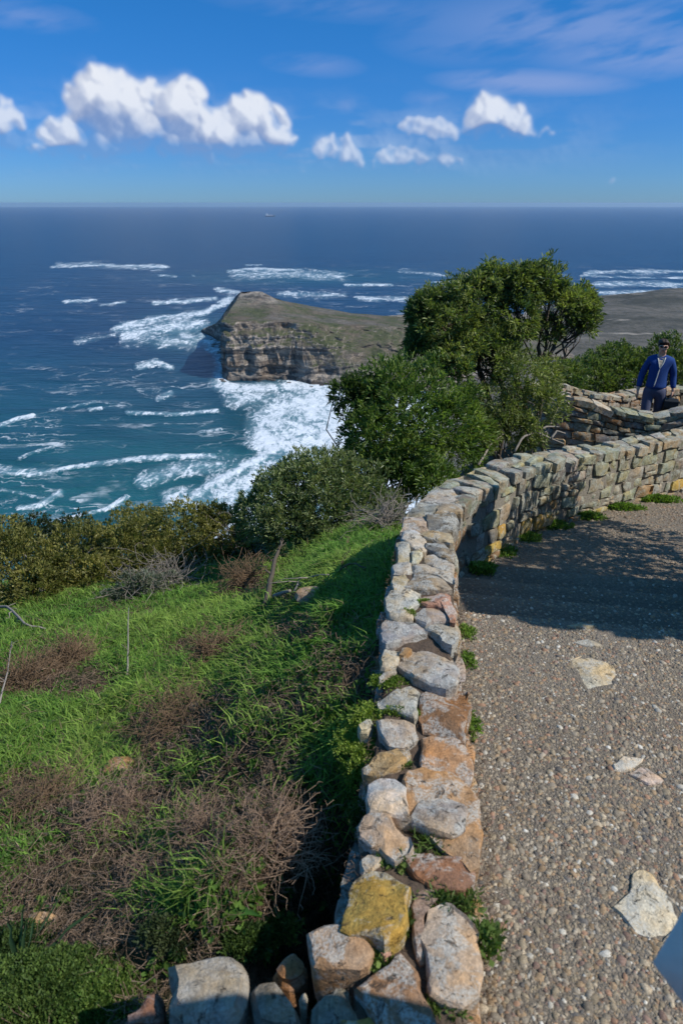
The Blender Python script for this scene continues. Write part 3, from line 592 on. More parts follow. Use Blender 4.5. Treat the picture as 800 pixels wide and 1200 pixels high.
NEAR = [  # (outline, zoom, z, colour, thickness, tilt)
 ([(188,105),(240,80),(290,65),(312,85),(308,130),(300,168),(260,150),(190,130)],Z6,-1.485,'grey',.10,(.05,0)),
 ([(320,100),(345,85),(470,90),(474,140),(462,245),(400,238),(330,205),(325,150)],Z6,-1.495,'brown',.12,(0,.03)),
 ([(180,185),(240,178),(300,195),(307,225),(275,258),(215,255),(185,215)],Z6,-1.48,'grey',.09,(.04,.02)),
 ([(115,205),(150,175),(165,185),(150,220),(125,222)],Z6,-1.52,'pale',.07,(0,0)),
 ([(135,330),(180,295),(270,272),(283,290),(250,330),(200,352),(140,355)],Z6,-1.50,'tan',.09,(.05,0)),
 ([(330,250),(400,240),(460,250),(490,310),(485,370),(465,388),(400,365),(340,350),(330,300)],Z6,-1.505,'orange',.12,(-.04,.02)),
 ([(150,385),(190,362),(240,375),(268,400),(270,440),(284,490),(270,500),(215,485),(155,480),(143,440)],Z6,-1.46,'white',.13,(.10,-.05)),
 ([(275,370),(330,350),(420,370),(470,390),(500,440),(515,520),(512,600),(500,660),(440,620),(390,575),(340,540),(300,520),(290,470),(280,420)],Z6,-1.50,'tan',.13,(-.05,.03)),
 ([(298,500),(330,455),(400,445),(460,460),(475,500),(465,550),(420,560),(350,545),(305,525)],Z6,-1.478,'grey',.03,(-.05,.03)),
 ([(120,540),(140,500),(190,482),(215,490),(230,545),(275,575),(285,605),(240,635),(205,628),(165,590),(130,570)],Z6,-1.47,'beige',.12,(.08,0)),
 ([(278,630),(310,618),(370,622),(430,630),(480,640),(497,690),(495,725),(450,750),(380,740),(340,715),(300,690)],Z6,-1.515,'red',.12,(0,-.08)),
 ([(120,640),(150,625),(190,640),(195,655),(150,680),(125,685)],Z6,-1.52,'pale',.07,(0,0)),
 ([(55,870),(80,800),(115,700),(160,670),(230,695),(280,745),(265,800),(255,860),(210,915),(140,890),(90,885)],Z6,-1.46,'yellow',.16,(.10,-.08)),
 ([(300,780),(330,750),(370,755),(380,780),(345,800),(335,870),(340,980),(310,970),(295,900)],Z6,-1.52,'pink',.09,(0,0)),
 ([(350,830),(390,795),(440,810),(490,860),(520,930),(525,1000),(500,1090),(470,1125),(410,1110),(355,1080),(345,1000),(340,900)],Z6,-1.50,'beige',.14,(-.04,0)),
 ([(120,1080),(200,1020),(265,960),(300,1010),(320,1060),(330,1100),(355,1140),(360,1190),(350,1230),(220,1230),(160,1150)],Z6,-1.49,'brown',.14,(.03,-.04)),
 ([(-45,900),(0,866),(62,872),(130,908),(160,960),(150,1000),(70,1006),(-20,985)],Z6,-1.50,'tan',.13,(.05,-.05)),
 ([(190,935),(215,925),(222,955),(200,985),(180,970)],Z6,-1.53,'pink',.07,(0,0)),
 ([(60,1190),(190,1160),(250,1185),(240,1290),(90,1300)],Z6,-1.53,'yellow',.10,(0,0)),
 ([(300,985),(320,930),(370,908),(590,903),(612,960),(618,1120),(560,1118),(440,1085),(330,1020)],Z4,-1.455,'grey',.13,(-.02,-.05)),
 ([(305,955),(330,915),(375,910),(380,935),(330,965)],Z4,-1.445,'orange',.05,(0,0)),
 ([(500,1128),(540,1120),(585,1130),(570,1150),(520,1148)],Z4,-1.50,'yellow',.06,(0,0)),
 ([(210,985),(230,925),(300,910),(310,960),(290,1010),(240,1030),(212,1030)],Z4,-1.46,'pale',.14,(.05,0)),
 ([(195,1085),(240,1040),(295,1035),(290,1060),(230,1100),(200,1110)],Z4,-1.49,'grey',.09,(.04,0)),
 ([(213,800),(250,748),(310,770),(440,768),(450,820),(440,835),(330,870),(240,890),(215,850)],Z4,-1.435,'grey',.14,(.02,-.10)),
 ([(452,792),(560,774),(618,778),(625,830),(605,905),(560,890),(520,850),(455,822)],Z4,-1.435,'grey',.14,(-.03,-.10)),
 ([(260,720),(340,710),(390,730),(385,762),(310,766),(265,745)],Z4,-1.425,'pale',.08,(0,0)),
 ([(410,730),(440,705),(520,705),(572,740),(575,768),(450,784),(415,760)],Z4,-1.425,'grey',.08,(0,0)),
 ([(250,640),(275,605),(350,597),(418,600),(416,660),(350,715),(290,700),(255,710)],Z4,-1.415,'pale',.13,(.03,-.03)),
 ([(424,605),(560,597),(590,630),(600,700),(615,768),(582,760),(560,700),(440,670)],Z4,-1.412,'pink',.13,(-.03,-.03)),
 ([(275,530),(340,515),(355,545),(330,590),(278,600)],Z4,-1.405,'beige',.10,(.04,0)),
 ([(345,578),(400,520),(495,518),(560,540),(590,588),(560,594),(420,594)],Z4,-1.405,'grey',.10,(0,-.03)),
 ([(275,470),(300,450),(368,460),(378,500),(330,516),(285,510)],Z4,-1.398,'pale',.09,(.05,0)),
 ([(300,345),(365,340),(370,400),(368,450),(305,452)],Z4,-1.398,'grey',.10,(.05,0)),
 ([(376,400),(430,395),(438,420),(400,448),(376,445)],Z4,-1.40,'pale',.08,(0,0)),
 ([(460,352),(540,347),(600,400),(598,448),(560,438),(500,400),(464,380)],Z4,-1.395,'dark',.09,(0,.03)),
 ([(446,420),(500,412),(560,442),(604,458),(600,498),(500,476),(448,448)],Z4,-1.398,'pale',.08,(0,0)),
 ([(385,475),(440,457),(500,484),(590,503),(605,560),(572,542),(500,512),(400,508)],Z4,-1.400,'pale',.08,(0,0)),
 ([(330,290),(400,280),(456,330),(452,385),(400,388),(335,335)],Z4,-1.395,'white',.08,(0,0)),
 ([(432,302),(460,288),(588,288),(596,342),(530,343),(465,325)],Z4,-1.393,'beige',.08,(0,0)),
 ([(330,276),(340,215),(450,200),(468,276)],Z4,-1.398,'grey',.10,(0,0)),
 ([(474,278),(458,202),(600,192),(626,240),(600,278)],Z4,-1.395,'dark',.10,(0,0)),
 ([(345,208),(420,132),(520,142),(500,193),(450,196)],Z4,-1.402,'dark',.10,(0,0)),
 ([(506,194),(530,142),(640,122),(648,190),(610,188)],Z4,-1.400,'grey',.10,(0,0)),
 ([(425,122),(530,42),(598,60),(640,115),(540,136)],Z4,-1.405,'grey',.10,(0,0)),
]
for pts, zz, z, key, th, tilt in NEAR: px_stone(parapet, pts, *zz, z, key, th, tilt, rough=.0075, bulge=.005, step=.022, rings=(.82, .5, .25), flare=.015)
# cap stones and face stones of any wall, laid along its own outline
def arclen(A): return np.r_[0, np.cumsum(np.hypot(*np.diff(A[:, :2], axis=0).T))]
def along(A, S, s): return np.array([np.interp(s, S, A[:, k]) for k in range(3)])
def caps(parent, Ls, Rs, s0, s1, keys, mat='stone', lmin=.10, lmax=.24, th=.07, split=.6, **kw):
    C = (Ls+Rs)/2; S = arclen(C); s = s0
    while s < s1:
        l = rng.uniform(lmin, lmax); e = s+l; cuts = [0, 1]
        u = rng.random()
        if u < split: cuts = [0, rng.uniform(.35, .65), 1]
        if u < split*.35: cuts = [0, rng.uniform(.25, .4), rng.uniform(.6, .75), 1]
        for a, b in zip(cuts[:-1], cuts[1:]):
            ja, jb = (rng.uniform(-.025, .025) for _ in range(2)) ; g = .008
            A0, A1, B0, B1 = along(Ls, S, s+g+ja*(a > 0)), along(Ls, S, e-g+jb*(a > 0)), along(Rs, S, s+g+ja), along(Rs, S, e-g+jb)
            f = lambda P, Q, t: P+(Q-P)*t
            o0 = -.05 if a == 0 else .02; o1 = 1.05 if b == 1 else -.02
            q = np.array([f(A0, B0, a+o0), f(A0, B0, (a+b)/2)-[0, 0, 0], f(A0, B0, b+(o1-1 if b == 1 else o1)), f(A1, B1, b+(o1-1 if b == 1 else o1)), f(A1, B1, (a+b)/2), f(A1, B1, a+o0)])
            q[:, :2] += rng.uniform(-.012, .012, (6, 2)); c = q.mean(0); c[2] += rng.uniform(-.012, .016)
            slope = (B0[2]+A0[2]-B1[2]-A1[2])/2/max(l, .05); tdir = unit((C[-1]-C[0])*[1, 1, 0]); t2 = unit((A1+B1-A0-B0)*[1, 1, 0])
            ez = unit(np.array([t2[0]*slope+rng.uniform(-.08, .08), t2[1]*slope+rng.uniform(-.08, .08), 1.0])); ex = unit(np.cross([0, 1, 0], ez)); ey = np.cross(ez, ex)
            stone(parent, q[:, :2]-c[:2], c, ex, ey, ez, th*rng.uniform(.8, 1.3), .007, keys[rng.integers(len(keys))], mat, rough=.004, bulge=.006, step=.045, rings=(.6,.3), maxn=14, flare=.0, **kw)
        s = e
def faces(parent, A, zb, s0, s1, keyf, mat='stone', hrow=.115, lmin=.08, lmax=.27, out=1, top=.05, th=.09, **kw):
    """coursed rubble on the face below outline A; out=+1: the face looks to the right of travel"""
    S = arclen(A); z_b = lambda s: np.interp(s, S, zb); z_t = lambda s: np.interp(s, S, A[:, 2])-top
    hm = max(z_t(s)-z_b(s) for s in np.linspace(s0, s1, 12)); nr = max(2, int(round(hm/hrow))); fr = np.r_[0, np.cumsum(rng.uniform(.6, 1.5, nr))]; fr /= fr[-1]
    for r in range(nr):
        s = s0-rng.uniform(0, .15)
        while s < s1:
            hgt = (fr[r+1]-fr[r])*(z_t(s)-z_b(s)); l = rng.uniform(lmin, lmax)*(.7 if hgt < .07 else 1); e = s+l; sm = np.clip((s+e)/2, 0, S[-1])
            p = along(A, S, sm); t = along(A, S, min(sm+.06, S[-1]))-along(A, S, max(sm-.06, 0)); ex = unit(t*[1, 1, 0]); n = np.array([ex[1], -ex[0], 0])*out
            wob = lambda q, k: (vnoise(q*3.1, k*7.7, 3.0)-.5)*.055*(0 < k < nr)
            y0a, y1a = z_b(s)+fr[r]*(z_t(s)-z_b(s))+wob(s, r), z_b(s)+fr[r+1]*(z_t(s)-z_b(s))+wob(s, r+1)
            y0b, y1b = z_b(e)+fr[r]*(z_t(e)-z_b(e))+wob(e, r), z_b(e)+fr[r+1]*(z_t(e)-z_b(e))+wob(e, r+1)
            g = .006; j = lambda: rng.uniform(-.012, .012); zc = (y0a+y1a+y0b+y1b)/4
            poly = [(-l/2+g+j(), y0a-zc+g), (j(), (y0a+y0b)/2-zc+g+j()*.5), (l/2-g+j(), y0b-zc+g), (l/2-g+j(), y1b-zc-g), (j(), (y1a+y1b)/2-zc-g+j()*.5), (-l/2+g+j(), y1a-zc-g)]
            O = np.array([p[0], p[1], zc])+n*rng.uniform(-.012, .014); tn = unit(n+np.array([0, 0, rng.uniform(-.05, .12)])+ex*rng.uniform(-.08, .08)); eu = unit(np.cross([0, 0, 1], tn)); ev = np.cross(tn, eu)
            if np.dot(eu, ex) < 0: poly = [(-a, b) for a, b in poly]
            sub = [poly]
            if hgt > .085 and rng.random() < .28:   # two thin stones in place of one
                q_ = rng.uniform(.38, .62); m0 = (poly[0][0], poly[0][1]+(poly[5][1]-poly[0][1])*q_); m1 = (poly[2][0], poly[2][1]+(poly[3][1]-poly[2][1])*min(.75, max(.25, q_+rng.uniform(-.15, .15)))); gg = .004
                sub = [[poly[0], poly[1], poly[2], (m1[0], m1[1]-gg), (m0[0], m0[1]-gg)], [(m0[0], m0[1]+gg), (m1[0], m1[1]+gg), poly[3], poly[4], poly[5]]]
            elif rng.random() < .3:
                poly[3] = (poly[3][0]-rng.uniform(.0, .05), poly[3][1]); poly[0] = (poly[0][0]+rng.uniform(0, .04), poly[0][1])
            for pl in sub: stone(parent, pl, O+n*rng.uniform(-.008, .008), eu, ev, tn, th, .006, keyf(sm, (fr[r]+fr[r+1])/2), mat, rough=.005, bulge=.005, step=.05, rings=(.62, .3), maxn=14, flare=.0, jit=.09, **kw)
            s = e
SC = arclen((wl_d+wr_d)/2); SR = arclen(wr_d); y_cap = np.interp(3.22, (wl_d+wr_d)[:, 1]/2, SC)
caps(parapet, wl_d, wr_d, y_cap, SC[-1]-.9, ['grey', 'grey', 'green', 'dark', 'dark', 'pale', 'green'], 'stone_green', .11, .24)
def near_key(s, h):
    pool = ['green', 'green', 'grey', 'green', 'dark'] if h > .55 else (['tan', 'green', 'beige', 'grey', 'yellow', 'green', 'dark'] if h > .25 else ['tan', 'orange', 'brown', 'yellow', 'beige'])
    if s < np.interp(3.5, wr_d[:, 1], SR): pool = ['grey', 'grey', 'brown', 'dark', 'pale', 'tan']
    return pool[rng.integers(len(pool))]
zb_in = zpath(wr_d[:, 0]+.05, wr_d[:, 1])-.06
s_in0 = np.interp(2.5, wr_d[:, 1], SR)
faces(parapet, wr_d, zb_in, s_in0, SR[-1]-1.0, near_key, 'stone_green')
faces(parapet, wr_d, zb_in, np.interp(.7, wr_d[:, 1], SR), s_in0, lambda s, h: ['tan', 'brown', 'orange', 'grey'][rng.integers(4)], hrow=.09, lmin=.12, lmax=.26, top=.03, th=.06)
SL = arclen(wl_d); zb_out = np.maximum(hill(wl_d[:, 0]-.12, wl_d[:, 1])-.05, wl_d[:, 2]-.75)
faces(parapet, wl_d, zb_out, np.interp(.8, wl_d[:, 1], SL), np.interp(3.4, wl_d[:, 1], SL), lambda s, h: ['grey', 'brown', 'red', 'dark', 'grey'][rng.integers(5)], hrow=.15, lmin=.16, lmax=.34, out=-1, top=.04)

# second wall: a hairpin beyond the first
H2 = np.array([(7.2,9.75,-2.66),(6.2,9.8,-2.68),(5.15,9.95,-2.78),(4.75,10.02,-2.93),(4.2,10.1,-2.86),(3.75,10.12,-2.72),(3.35,10.18,-2.63),(3.12,10.45,-2.62),(3.22,10.95,-2.66),(3.55,11.3,-2.72),(3.95,11.55,-2.86),(4.4,11.85,-3.05),(4.9,12.15,-3.17),(5.6,12.4,-3.13),(7.2,12.8,-3.1)], float)
H2 = dens(H2, 5); tg = np.gradient(H2, axis=0); nn_ = unit(np.stack([tg[:, 1], -tg[:, 0], 0*tg[:, 0]], -1)); h2l, h2r = H2-nn_*.15, H2+nn_*.15   # l: left of travel = outer
lookout = tag(empty('stone_wall', (4.6, 10.8, -3.7)), 'hairpin stone wall with a rounded left end, standing in front of the man', 'stone wall', 'stone walls along the path')
zb2 = np.where(np.arange(len(H2)) < 40, np.minimum(hill(h2l[:, 0], h2l[:, 1]), -3.55), -3.75)
wall_core('core', h2l, h2r, zb2-.5, M['mortar'], lookout, .04)
S2 = arclen(H2); caps(lookout, h2l, h2r, .3, S2[-1]-.4, ['grey', 'pale', 'green', 'beige'], 'stone_green', .16, .34, .08, .45)
gk = lambda s, h: ['green', 'green', 'grey', 'dark', 'brown', 'tan'][rng.integers(6)]
bk = lambda s, h: ['beige', 'tan', 'orange', 'pale', 'grey'][rng.integers(5)]
S2l = arclen(h2l); faces(lookout, h2l, zb2, .4, np.interp(10.9, H2[36:, 1], S2l[36:]), gk, 'stone_green', .13, .16, .36, out=-1)
S2r = arclen(h2r); faces(lookout, h2r, np.full(len(H2), -3.75), S2r[36], S2r[-1]-1.0, bk, 'stone', .15, .18, .38, out=1)
# uphill end wall on the right of the steps (outside the picture; it throws the band of shade over them)
EW = np.array([(2.42,2.08,.28),(2.42,2.6,.30),(2.42,3.12,.26)]); EL_ = EW+[-.0, 0, 0]; ER_ = EW+[.42, 0, 0]
endwall = tag(empty('stone_wall', (2.6, 2.6, -1.7)), 'tall stone wall end standing on the right of the steps', 'stone wall', 'stone walls along the path')
ew_l, ew_r = dens(EL_), dens(ER_); wall_core('core', ew_l, ew_r, np.full(len(ew_l), -2.4), M['mortar'], endwall)
caps(endwall, ew_l, ew_r, 0, arclen((ew_l+ew_r)/2)[-1]-.12, ['grey', 'pale'], 'stone', .22, .34, .09, .3)
ends = np.array([(2.84, 2.05, .26), (2.42, 2.05, .26)])
for A in (ew_l, dens(ends)):
    faces(endwall, A, zpath(A[:, 0], A[:, 1])-.05, 0, arclen(A)[-1]-.05, bk, 'stone', .20, .2, .4, out=-1)
# pale flat stones set in the path
FLAGS = []
Z3 = (3.158, 560, 820); Z5 = (2.105, 420, 560)
for pts, zz, key in [([(520,450),(560,438),(634,470),(625,522),(560,528),(535,500)],Z5,'chalk'),([(525,408),(560,400),(612,414),(600,420),(555,418)],Z5,'pale'),([(508,368),(560,362),(590,368),(560,376)],Z5,'beige'),
  ([(495,250),(530,215),(612,222),(598,243),(545,270),(505,275)],Z3,'chalk'),([(555,280),(605,250),(690,300),(675,315),(620,318)],Z3,'chalk'),
  ([(500,780),(555,715),(560,660),(595,628),(640,650),(690,730),(748,778),(740,830),(690,900),(640,890),(580,868),(540,810)],Z3,'chalk'),([(362,295),(400,290),(422,302),(395,306)],(2.105,420,560),'grey')]:
    W3 = np.array([path_at(zz[1]+a/zz[0], zz[2]+b/zz[0]) for a, b in pts]); c = W3.mean(0); c[2] = zpath(c[0], c[1])+.010; FLAGS.append(W3[:, :2])
    stone(path, W3[:, :2]-c[:2], c, [1, 0, 0], [0, 1, 0], [0, 0, 1], .03, .006, key, name='flagstone', rough=.003, bulge=.003, step=.02, flare=.01)
# ------------------------------------------------------------------ loose rocks
LR = [([(198,215),(235,195),(390,168),(410,195),(440,235),(455,270),(430,330),(400,375),(370,412),(250,398),(190,370),(200,300)],'grey',-1.56,.15,'big flat grey rock at the bottom edge, left of the brown wall stones'),
 ([(455,300),(480,258),(520,262),(560,300),(600,370),(620,430),(470,430)],'dark',-1.58,.13,'long grey rock at the bottom edge, right of the big flat grey rock'),
 ([(40,410),(95,370),(115,310),(150,296),(172,330),(165,430),(50,440)],'red',-1.62,.13,'reddish brown rock at the bottom edge, left of the big flat grey rock'),
 ([(525,245),(560,200),(590,162),(630,210),(640,250),(590,300),(540,290)],'brown',-1.62,.12,'small pointed brown rock half sunk in moss behind the grey rocks'),
 ([(650,360),(680,315),(705,330),(720,300),(735,275),(770,300),(800,380),(830,430),(660,430)],'dark',-1.56,.14,'jagged grey rock at the bottom edge beside the brown wall stone'),
 ([(612,330),(625,308),(638,325),(636,360),(615,362)],'pale',-1.60,.07,'finger sized pale stone standing between two grey rocks')]
M['stone_plain'] = make_stone_mat('plain_stone', (.42, .41, .39), .25)
for pts, key, z, th, lab in LR:
    z += .02; W3 = np.array([at_z(130+a/2.7586, 1050+b/2.7586, z) for a, b in pts]); c = W3.mean(0)
    o = stone(None, W3[:, :2]-c[:2], c, [1, 0, -.03], [0, 1, -.06], [.03, .06, 1], th, .02, key, mat='stone_plain', name='rock', rough=.009, bulge=.014, step=.02, rings=(.8, .5, .25), flare=.06); tag(o, lab, 'rock', 'loose rocks')
for px, py, r, key, lab in [(140,906,.055,'orange','small orange rock lying in the sunlit grass'),(48,1085,.032,'tan','tan rock half hidden in dry twigs at the left edge'),(233,831,.035,'tan','small tan stone on the bare brown patch'),(205,862,.022,'orange','tiny orange stone on the bare brown patch'),(366,703,.07,'beige','pale stone by the dead branches below the bush')]:
    p = ground_at(px, py); V, F = rock_geo((r*1.4, r, r*.75), px, 10, 6); tag(put('rock', V+p+[0, 0, r*.3], F, M['stone_plain'], smooth=True, sharp=35, tint=tint_of(key)), lab, 'rock', 'loose rocks')
# ------------------------------------------------------------------ vegetation
def leafs(C, Dn, per, L, Wd, spread, colf, up=.25, fold=.18, droop=.15, g=rng):
    """rosettes of pointed leaves: C centres, Dn directions"""
    n = len(C)*per; C = np.repeat(C, per, 0); Dn = np.repeat(Dn, per, 0)
    d = unit(Dn+g.normal(0, spread, (n, 3))+np.array([0, 0, up])); b = C+g.normal(0, L*.22, (n, 3)); l = L*g.uniform(.6, 1.25, (n, 1)); w = Wd*g.uniform(.7, 1.25, (n, 1))
    sd = unit(np.cross(d, g.normal(0, 1, (n, 3)))); nm = np.cross(sd, d)
    mid = b+d*l*.5; tip = b+d*l+np.array([0, 0, -1.0])*l*droop*g.uniform(.3, 1.4, (n, 1))
    V = np.stack([b, mid-sd*w/2+nm*w*fold, tip, mid+sd*w/2+nm*w*fold], 1).reshape(-1, 3); i = np.arange(n)[:, None]*4
    F = np.concatenate([i+np.array([[0, 1, 2]]), i+np.array([[0, 2, 3]])], 0); return V, F, np.repeat(colf(C, n), 4, 0)
def leaf_cols(base, young, dark=.55, hue=.5, g=rng, scale=5.0):
    base, young = np.array(base), np.array(young)
    def f(C, n):
        t = np.clip(fbm(C[:, 0]*scale, C[:, 1]*scale, C[:, 2]*scale, o=3)*2.2-.6+g.normal(0, .22, n), 0, 1)[:, None]
        return np.clip((base+(young-base)*t)*g.uniform(dark, 1.25, (n, 1)), 0, 1)
    return f
def crown_pts(blobs, n, g=rng, inner=.28, lump=.35, low=-.75, gap=.36):
    B = np.array([[*c, *r] for c, r in blobs], float); w = (B[:, 3]*B[:, 4]+B[:, 4]*B[:, 5]+B[:, 3]*B[:, 5])**.9; k = g.choice(len(B), n*2, p=w/w.sum()); d = unit(g.normal(0, 1, (n*2, 3)))
    r = np.where(g.random(n*2) < inner, g.uniform(.35, .8, n*2), g.uniform(.78, 1.16, n*2))
    c, q = B[k, :3], B[k, 3:]; lm = 1+lump*(fbm(d[:, 0]*1.8+k*3.3, d[:, 1]*1.8, d[:, 2]*1.8, o=3)-.5)*2; p = c+d*q*(r*lm)[:, None]
    keep = (d[:, 2] > low) & (fbm(p[:, 0]*4.5, p[:, 1]*4.5, p[:, 2]*4.5, o=2) > gap)
    dep = np.full(len(p), 9.0)
    for b in B: dep = np.minimum(dep, np.linalg.norm((p-b[:3])/b[3:], axis=1))
    keep &= (dep > .5) | (g.random(len(p)) < .25)
    p, d = p[keep][:n], d[keep][:n]; return p, unit(d+[0, 0, .35])
def wig(a, b, n=5, amp=.08, g=rng):
    a, b = np.asarray(a, float), np.asarray(b, float); t = np.linspace(0, 1, n)[:, None]; L = np.linalg.norm(b-a); q = a+(b-a)*t; q[1:-1] += g.normal(0, amp*L, (n-2, 3)); return q
def shrub(name, label, cat, group, base, blobs, n, per, L, Wd, cols, spread=.55, stems=9, sr=.014, twigs=60, bark='bark', stuffing=True, **ck):
    base = np.array(base, float); root = tag(empty(name, base), label, cat, group)
    P, Dn = crown_pts(blobs, n, **ck); V, F, Cc = leafs(P, Dn, per, L, Wd, spread, cols); put('crown', V, F, M['leaf'], root, origin=base, colr=Cc)
    mb = MB()
    for i in range(stems):
        c, r = blobs[i % len(blobs)]; b0 = base+np.r_[rng.normal(0, .12*max(r[0], .3), 2), -.05]; e = np.array(c)+rng.normal(0, .35, 3)*np.array(r); pts = wig(b0, e, 6, .07); mb.tube(pts, sr*rng.uniform(.7, 1.2), sr*.35, 6)
        for _ in range(max(1, twigs//stems)):
            q = P[rng.integers(len(P))]; j = rng.integers(2, 6); 
            if np.linalg.norm(q-pts[j]) < 1.1*max(r): mb.tube(wig(pts[j], q, 4, .08), sr*.32, sr*.12, 4)
    mb.put('trunk', M[bark], root, origin=base); return root
def blob(px, py, rp, y, ry=None, sx=1.0, sz=1.0):
    c = at_y(px, py, y); dep = c[1]*cP-c[2]*sP; r = rp*dep/FPX; return (tuple(c), (r*sx, (ry or r), r*sz))
DK, YG = (.080, .125, .042), (.300, .335, .100)
# the big bushy tree beyond the wall: several leaning stems, umbrella crown, bare forks on the right
tb = [blob(520,383,39,7.9,.45),blob(500,363,21,7.9),blob(556,356,32,8.0,.42),blob(578,329,19,8.1),blob(612,336,23,8.0),blob(640,333,22,8.1),blob(655,361,21,8.1),blob(680,356,18,8.2),blob(685,379,13,8.1),blob(600,373,30,7.9),blob(545,411,33,7.8,.45),blob(492,406,19,7.8),blob(575,406,26,7.7),blob(640,386,14,8.1),blob(562,432,26,7.6,.35),blob(530,425,22,7.5,.3)]
tbase = at_y(608, 575, 7.9); tbase[2] = hill(tbase[0], tbase[1])
tree = tag(empty('tree', tbase), 'tallest evergreen tree beyond the wall, with an umbrella crown and bare forked limbs', 'tree')
P, Dn = crown_pts(tb, 5600, low=-.7, gap=.42, lump=.6)
V, F, Cc = leafs(P, Dn, 10, .068, .017, .75, leaf_cols(DK, YG)); put('crown', V, F, M['leaf'], tree, origin=tbase, colr=Cc)
mbt = MB(); forks = []
for (px, py, y, r0) in [(560,430,7.9,.045),(600,420,7.9,.05),(636,430,8.0,.045),(585,440,7.7,.035)]:
    e = at_y(px, py, y); b0 = tbase+np.r_[rng.normal(0, .12, 2), -.1]; pts = wig(b0, e, 6, .05); mbt.tube(pts, r0, r0*.7, 8); forks.append(e)
mbt.put('trunk', M['bark'], tree, origin=tbase)
for i, (c, r) in enumerate(tb):
    c = np.array(c); f = forks[int(np.argmin([np.linalg.norm((c-q)[:2]) for q in forks]))]; mb = MB(); main = wig(f, c, 6, .06); mb.tube(main, .026, .010, 6)
    for _ in range(16):
        q = c+unit(rng.normal(0, 1, 3))*np.array(r)*rng.uniform(.5, .95); mb.tube(wig(main[rng.integers(2, 6)], q, 4, .09), .008, .003, 4)
    mb.put('branch', M['bark'], tree, origin=f)
mb = MB()   # open, leafless forks that show against the plain on the right
for a, b in [((636,430),(672,392)),((650,415),(690,385)),((672,392),(692,372)),((640,440),(652,370)),((636,430),(620,370)),((655,400),(668,362)),((672,392),(682,360)),((628,440),(610,380))]:
    mb.tube(wig(at_y(*a, 8.0), at_y(*b, 8.1), 5, .04), .014, .006, 5)
mb.put('branch', M['bark'], tree, origin=forks[2])
# lower growth in front of it
gb = at_y(490, 590, 6.9); gb[2] = hill(gb[0], gb[1])
shrub('bush', 'dense bright green bush just beyond the wall, under the tall tree on its left', 'bush', 'bushes on the hillside', gb,
  [blob(480,495,62,6.9,.5),blob(440,520,38,6.7),blob(525,510,46,7.0,.45),blob(455,462,34,7.1),blob(520,455,36,7.2),blob(478,550,38,6.5,.3),blob(420,500,22,6.8),blob(450,572,30,6.5,.3),blob(440,545,26,6.6,.3),blob(510,565,26,6.3,.25)], 3300, 10, .075, .016, leaf_cols((.080,.145,.040),(.250,.325,.080)), gap=.36, twigs=90)
gb = at_y(425, 500, 7.0); gb = np.array([gb[0]+.3, 7.05, hill(gb[0]+.3, 7.05)])
r_ = shrub('bush', 'sparse dark branch of leaves reaching left over the white surf', 'bush', 'bushes on the hillside', gb, [blob(402,461,15,7.0),blob(420,454,14,7.0),blob(438,462,14,7.0),blob(408,484,12,7.0),blob(432,475,14,7.0),blob(448,455,12,7.1)], 420, 10, .075, .017, leaf_cols(DK,(.09,.14,.036)), gap=.3, low=-1, twigs=40)
gb = at_y(610, 560, 7.3); gb[2] = hill(gb[0], gb[1])
shrub('bush', 'yellowish green twiggy bush under the tall tree, right beside the shaded hairpin wall', 'bush', 'bushes on the hillside', gb, [blob(600,450,40,7.5,.4),blob(628,475,30,7.4,.3),blob(575,470,38,7.4,.35),blob(612,500,26,7.3,.25),blob(560,505,24,7.1,.25),blob(640,440,18,7.7)], 1900, 9, .062, .014, leaf_cols((.125,.165,.055),(.30,.33,.115)), spread=.85, gap=.45, low=-1, twigs=160, bark='deadwood')
gb = at_y(372, 640, 6.0); gb[2] = hill(gb[0], gb[1])
shrub('bush', 'round dark green bush in mid slope, above the bright grass and below the surf', 'bush', 'bushes on the hillside', gb,
  [blob(372,585,50,6.1,.45),blob(325,592,38,6.0,.4),blob(420,582,42,6.1,.4),blob(395,557,26,6.2),blob(350,562,24,6.2),blob(448,602,24,6.0,.3),blob(300,605,24,6.0),blob(330,554,9,6.2),blob(390,612,40,5.8,.3),blob(340,615,34,5.8,.3)], 4300, 9, .052, .014, leaf_cols((.100,.145,.060),(.30,.335,.155)), gap=.31)
OL, OY = (.115,.125,.036), (.30,.275,.078)
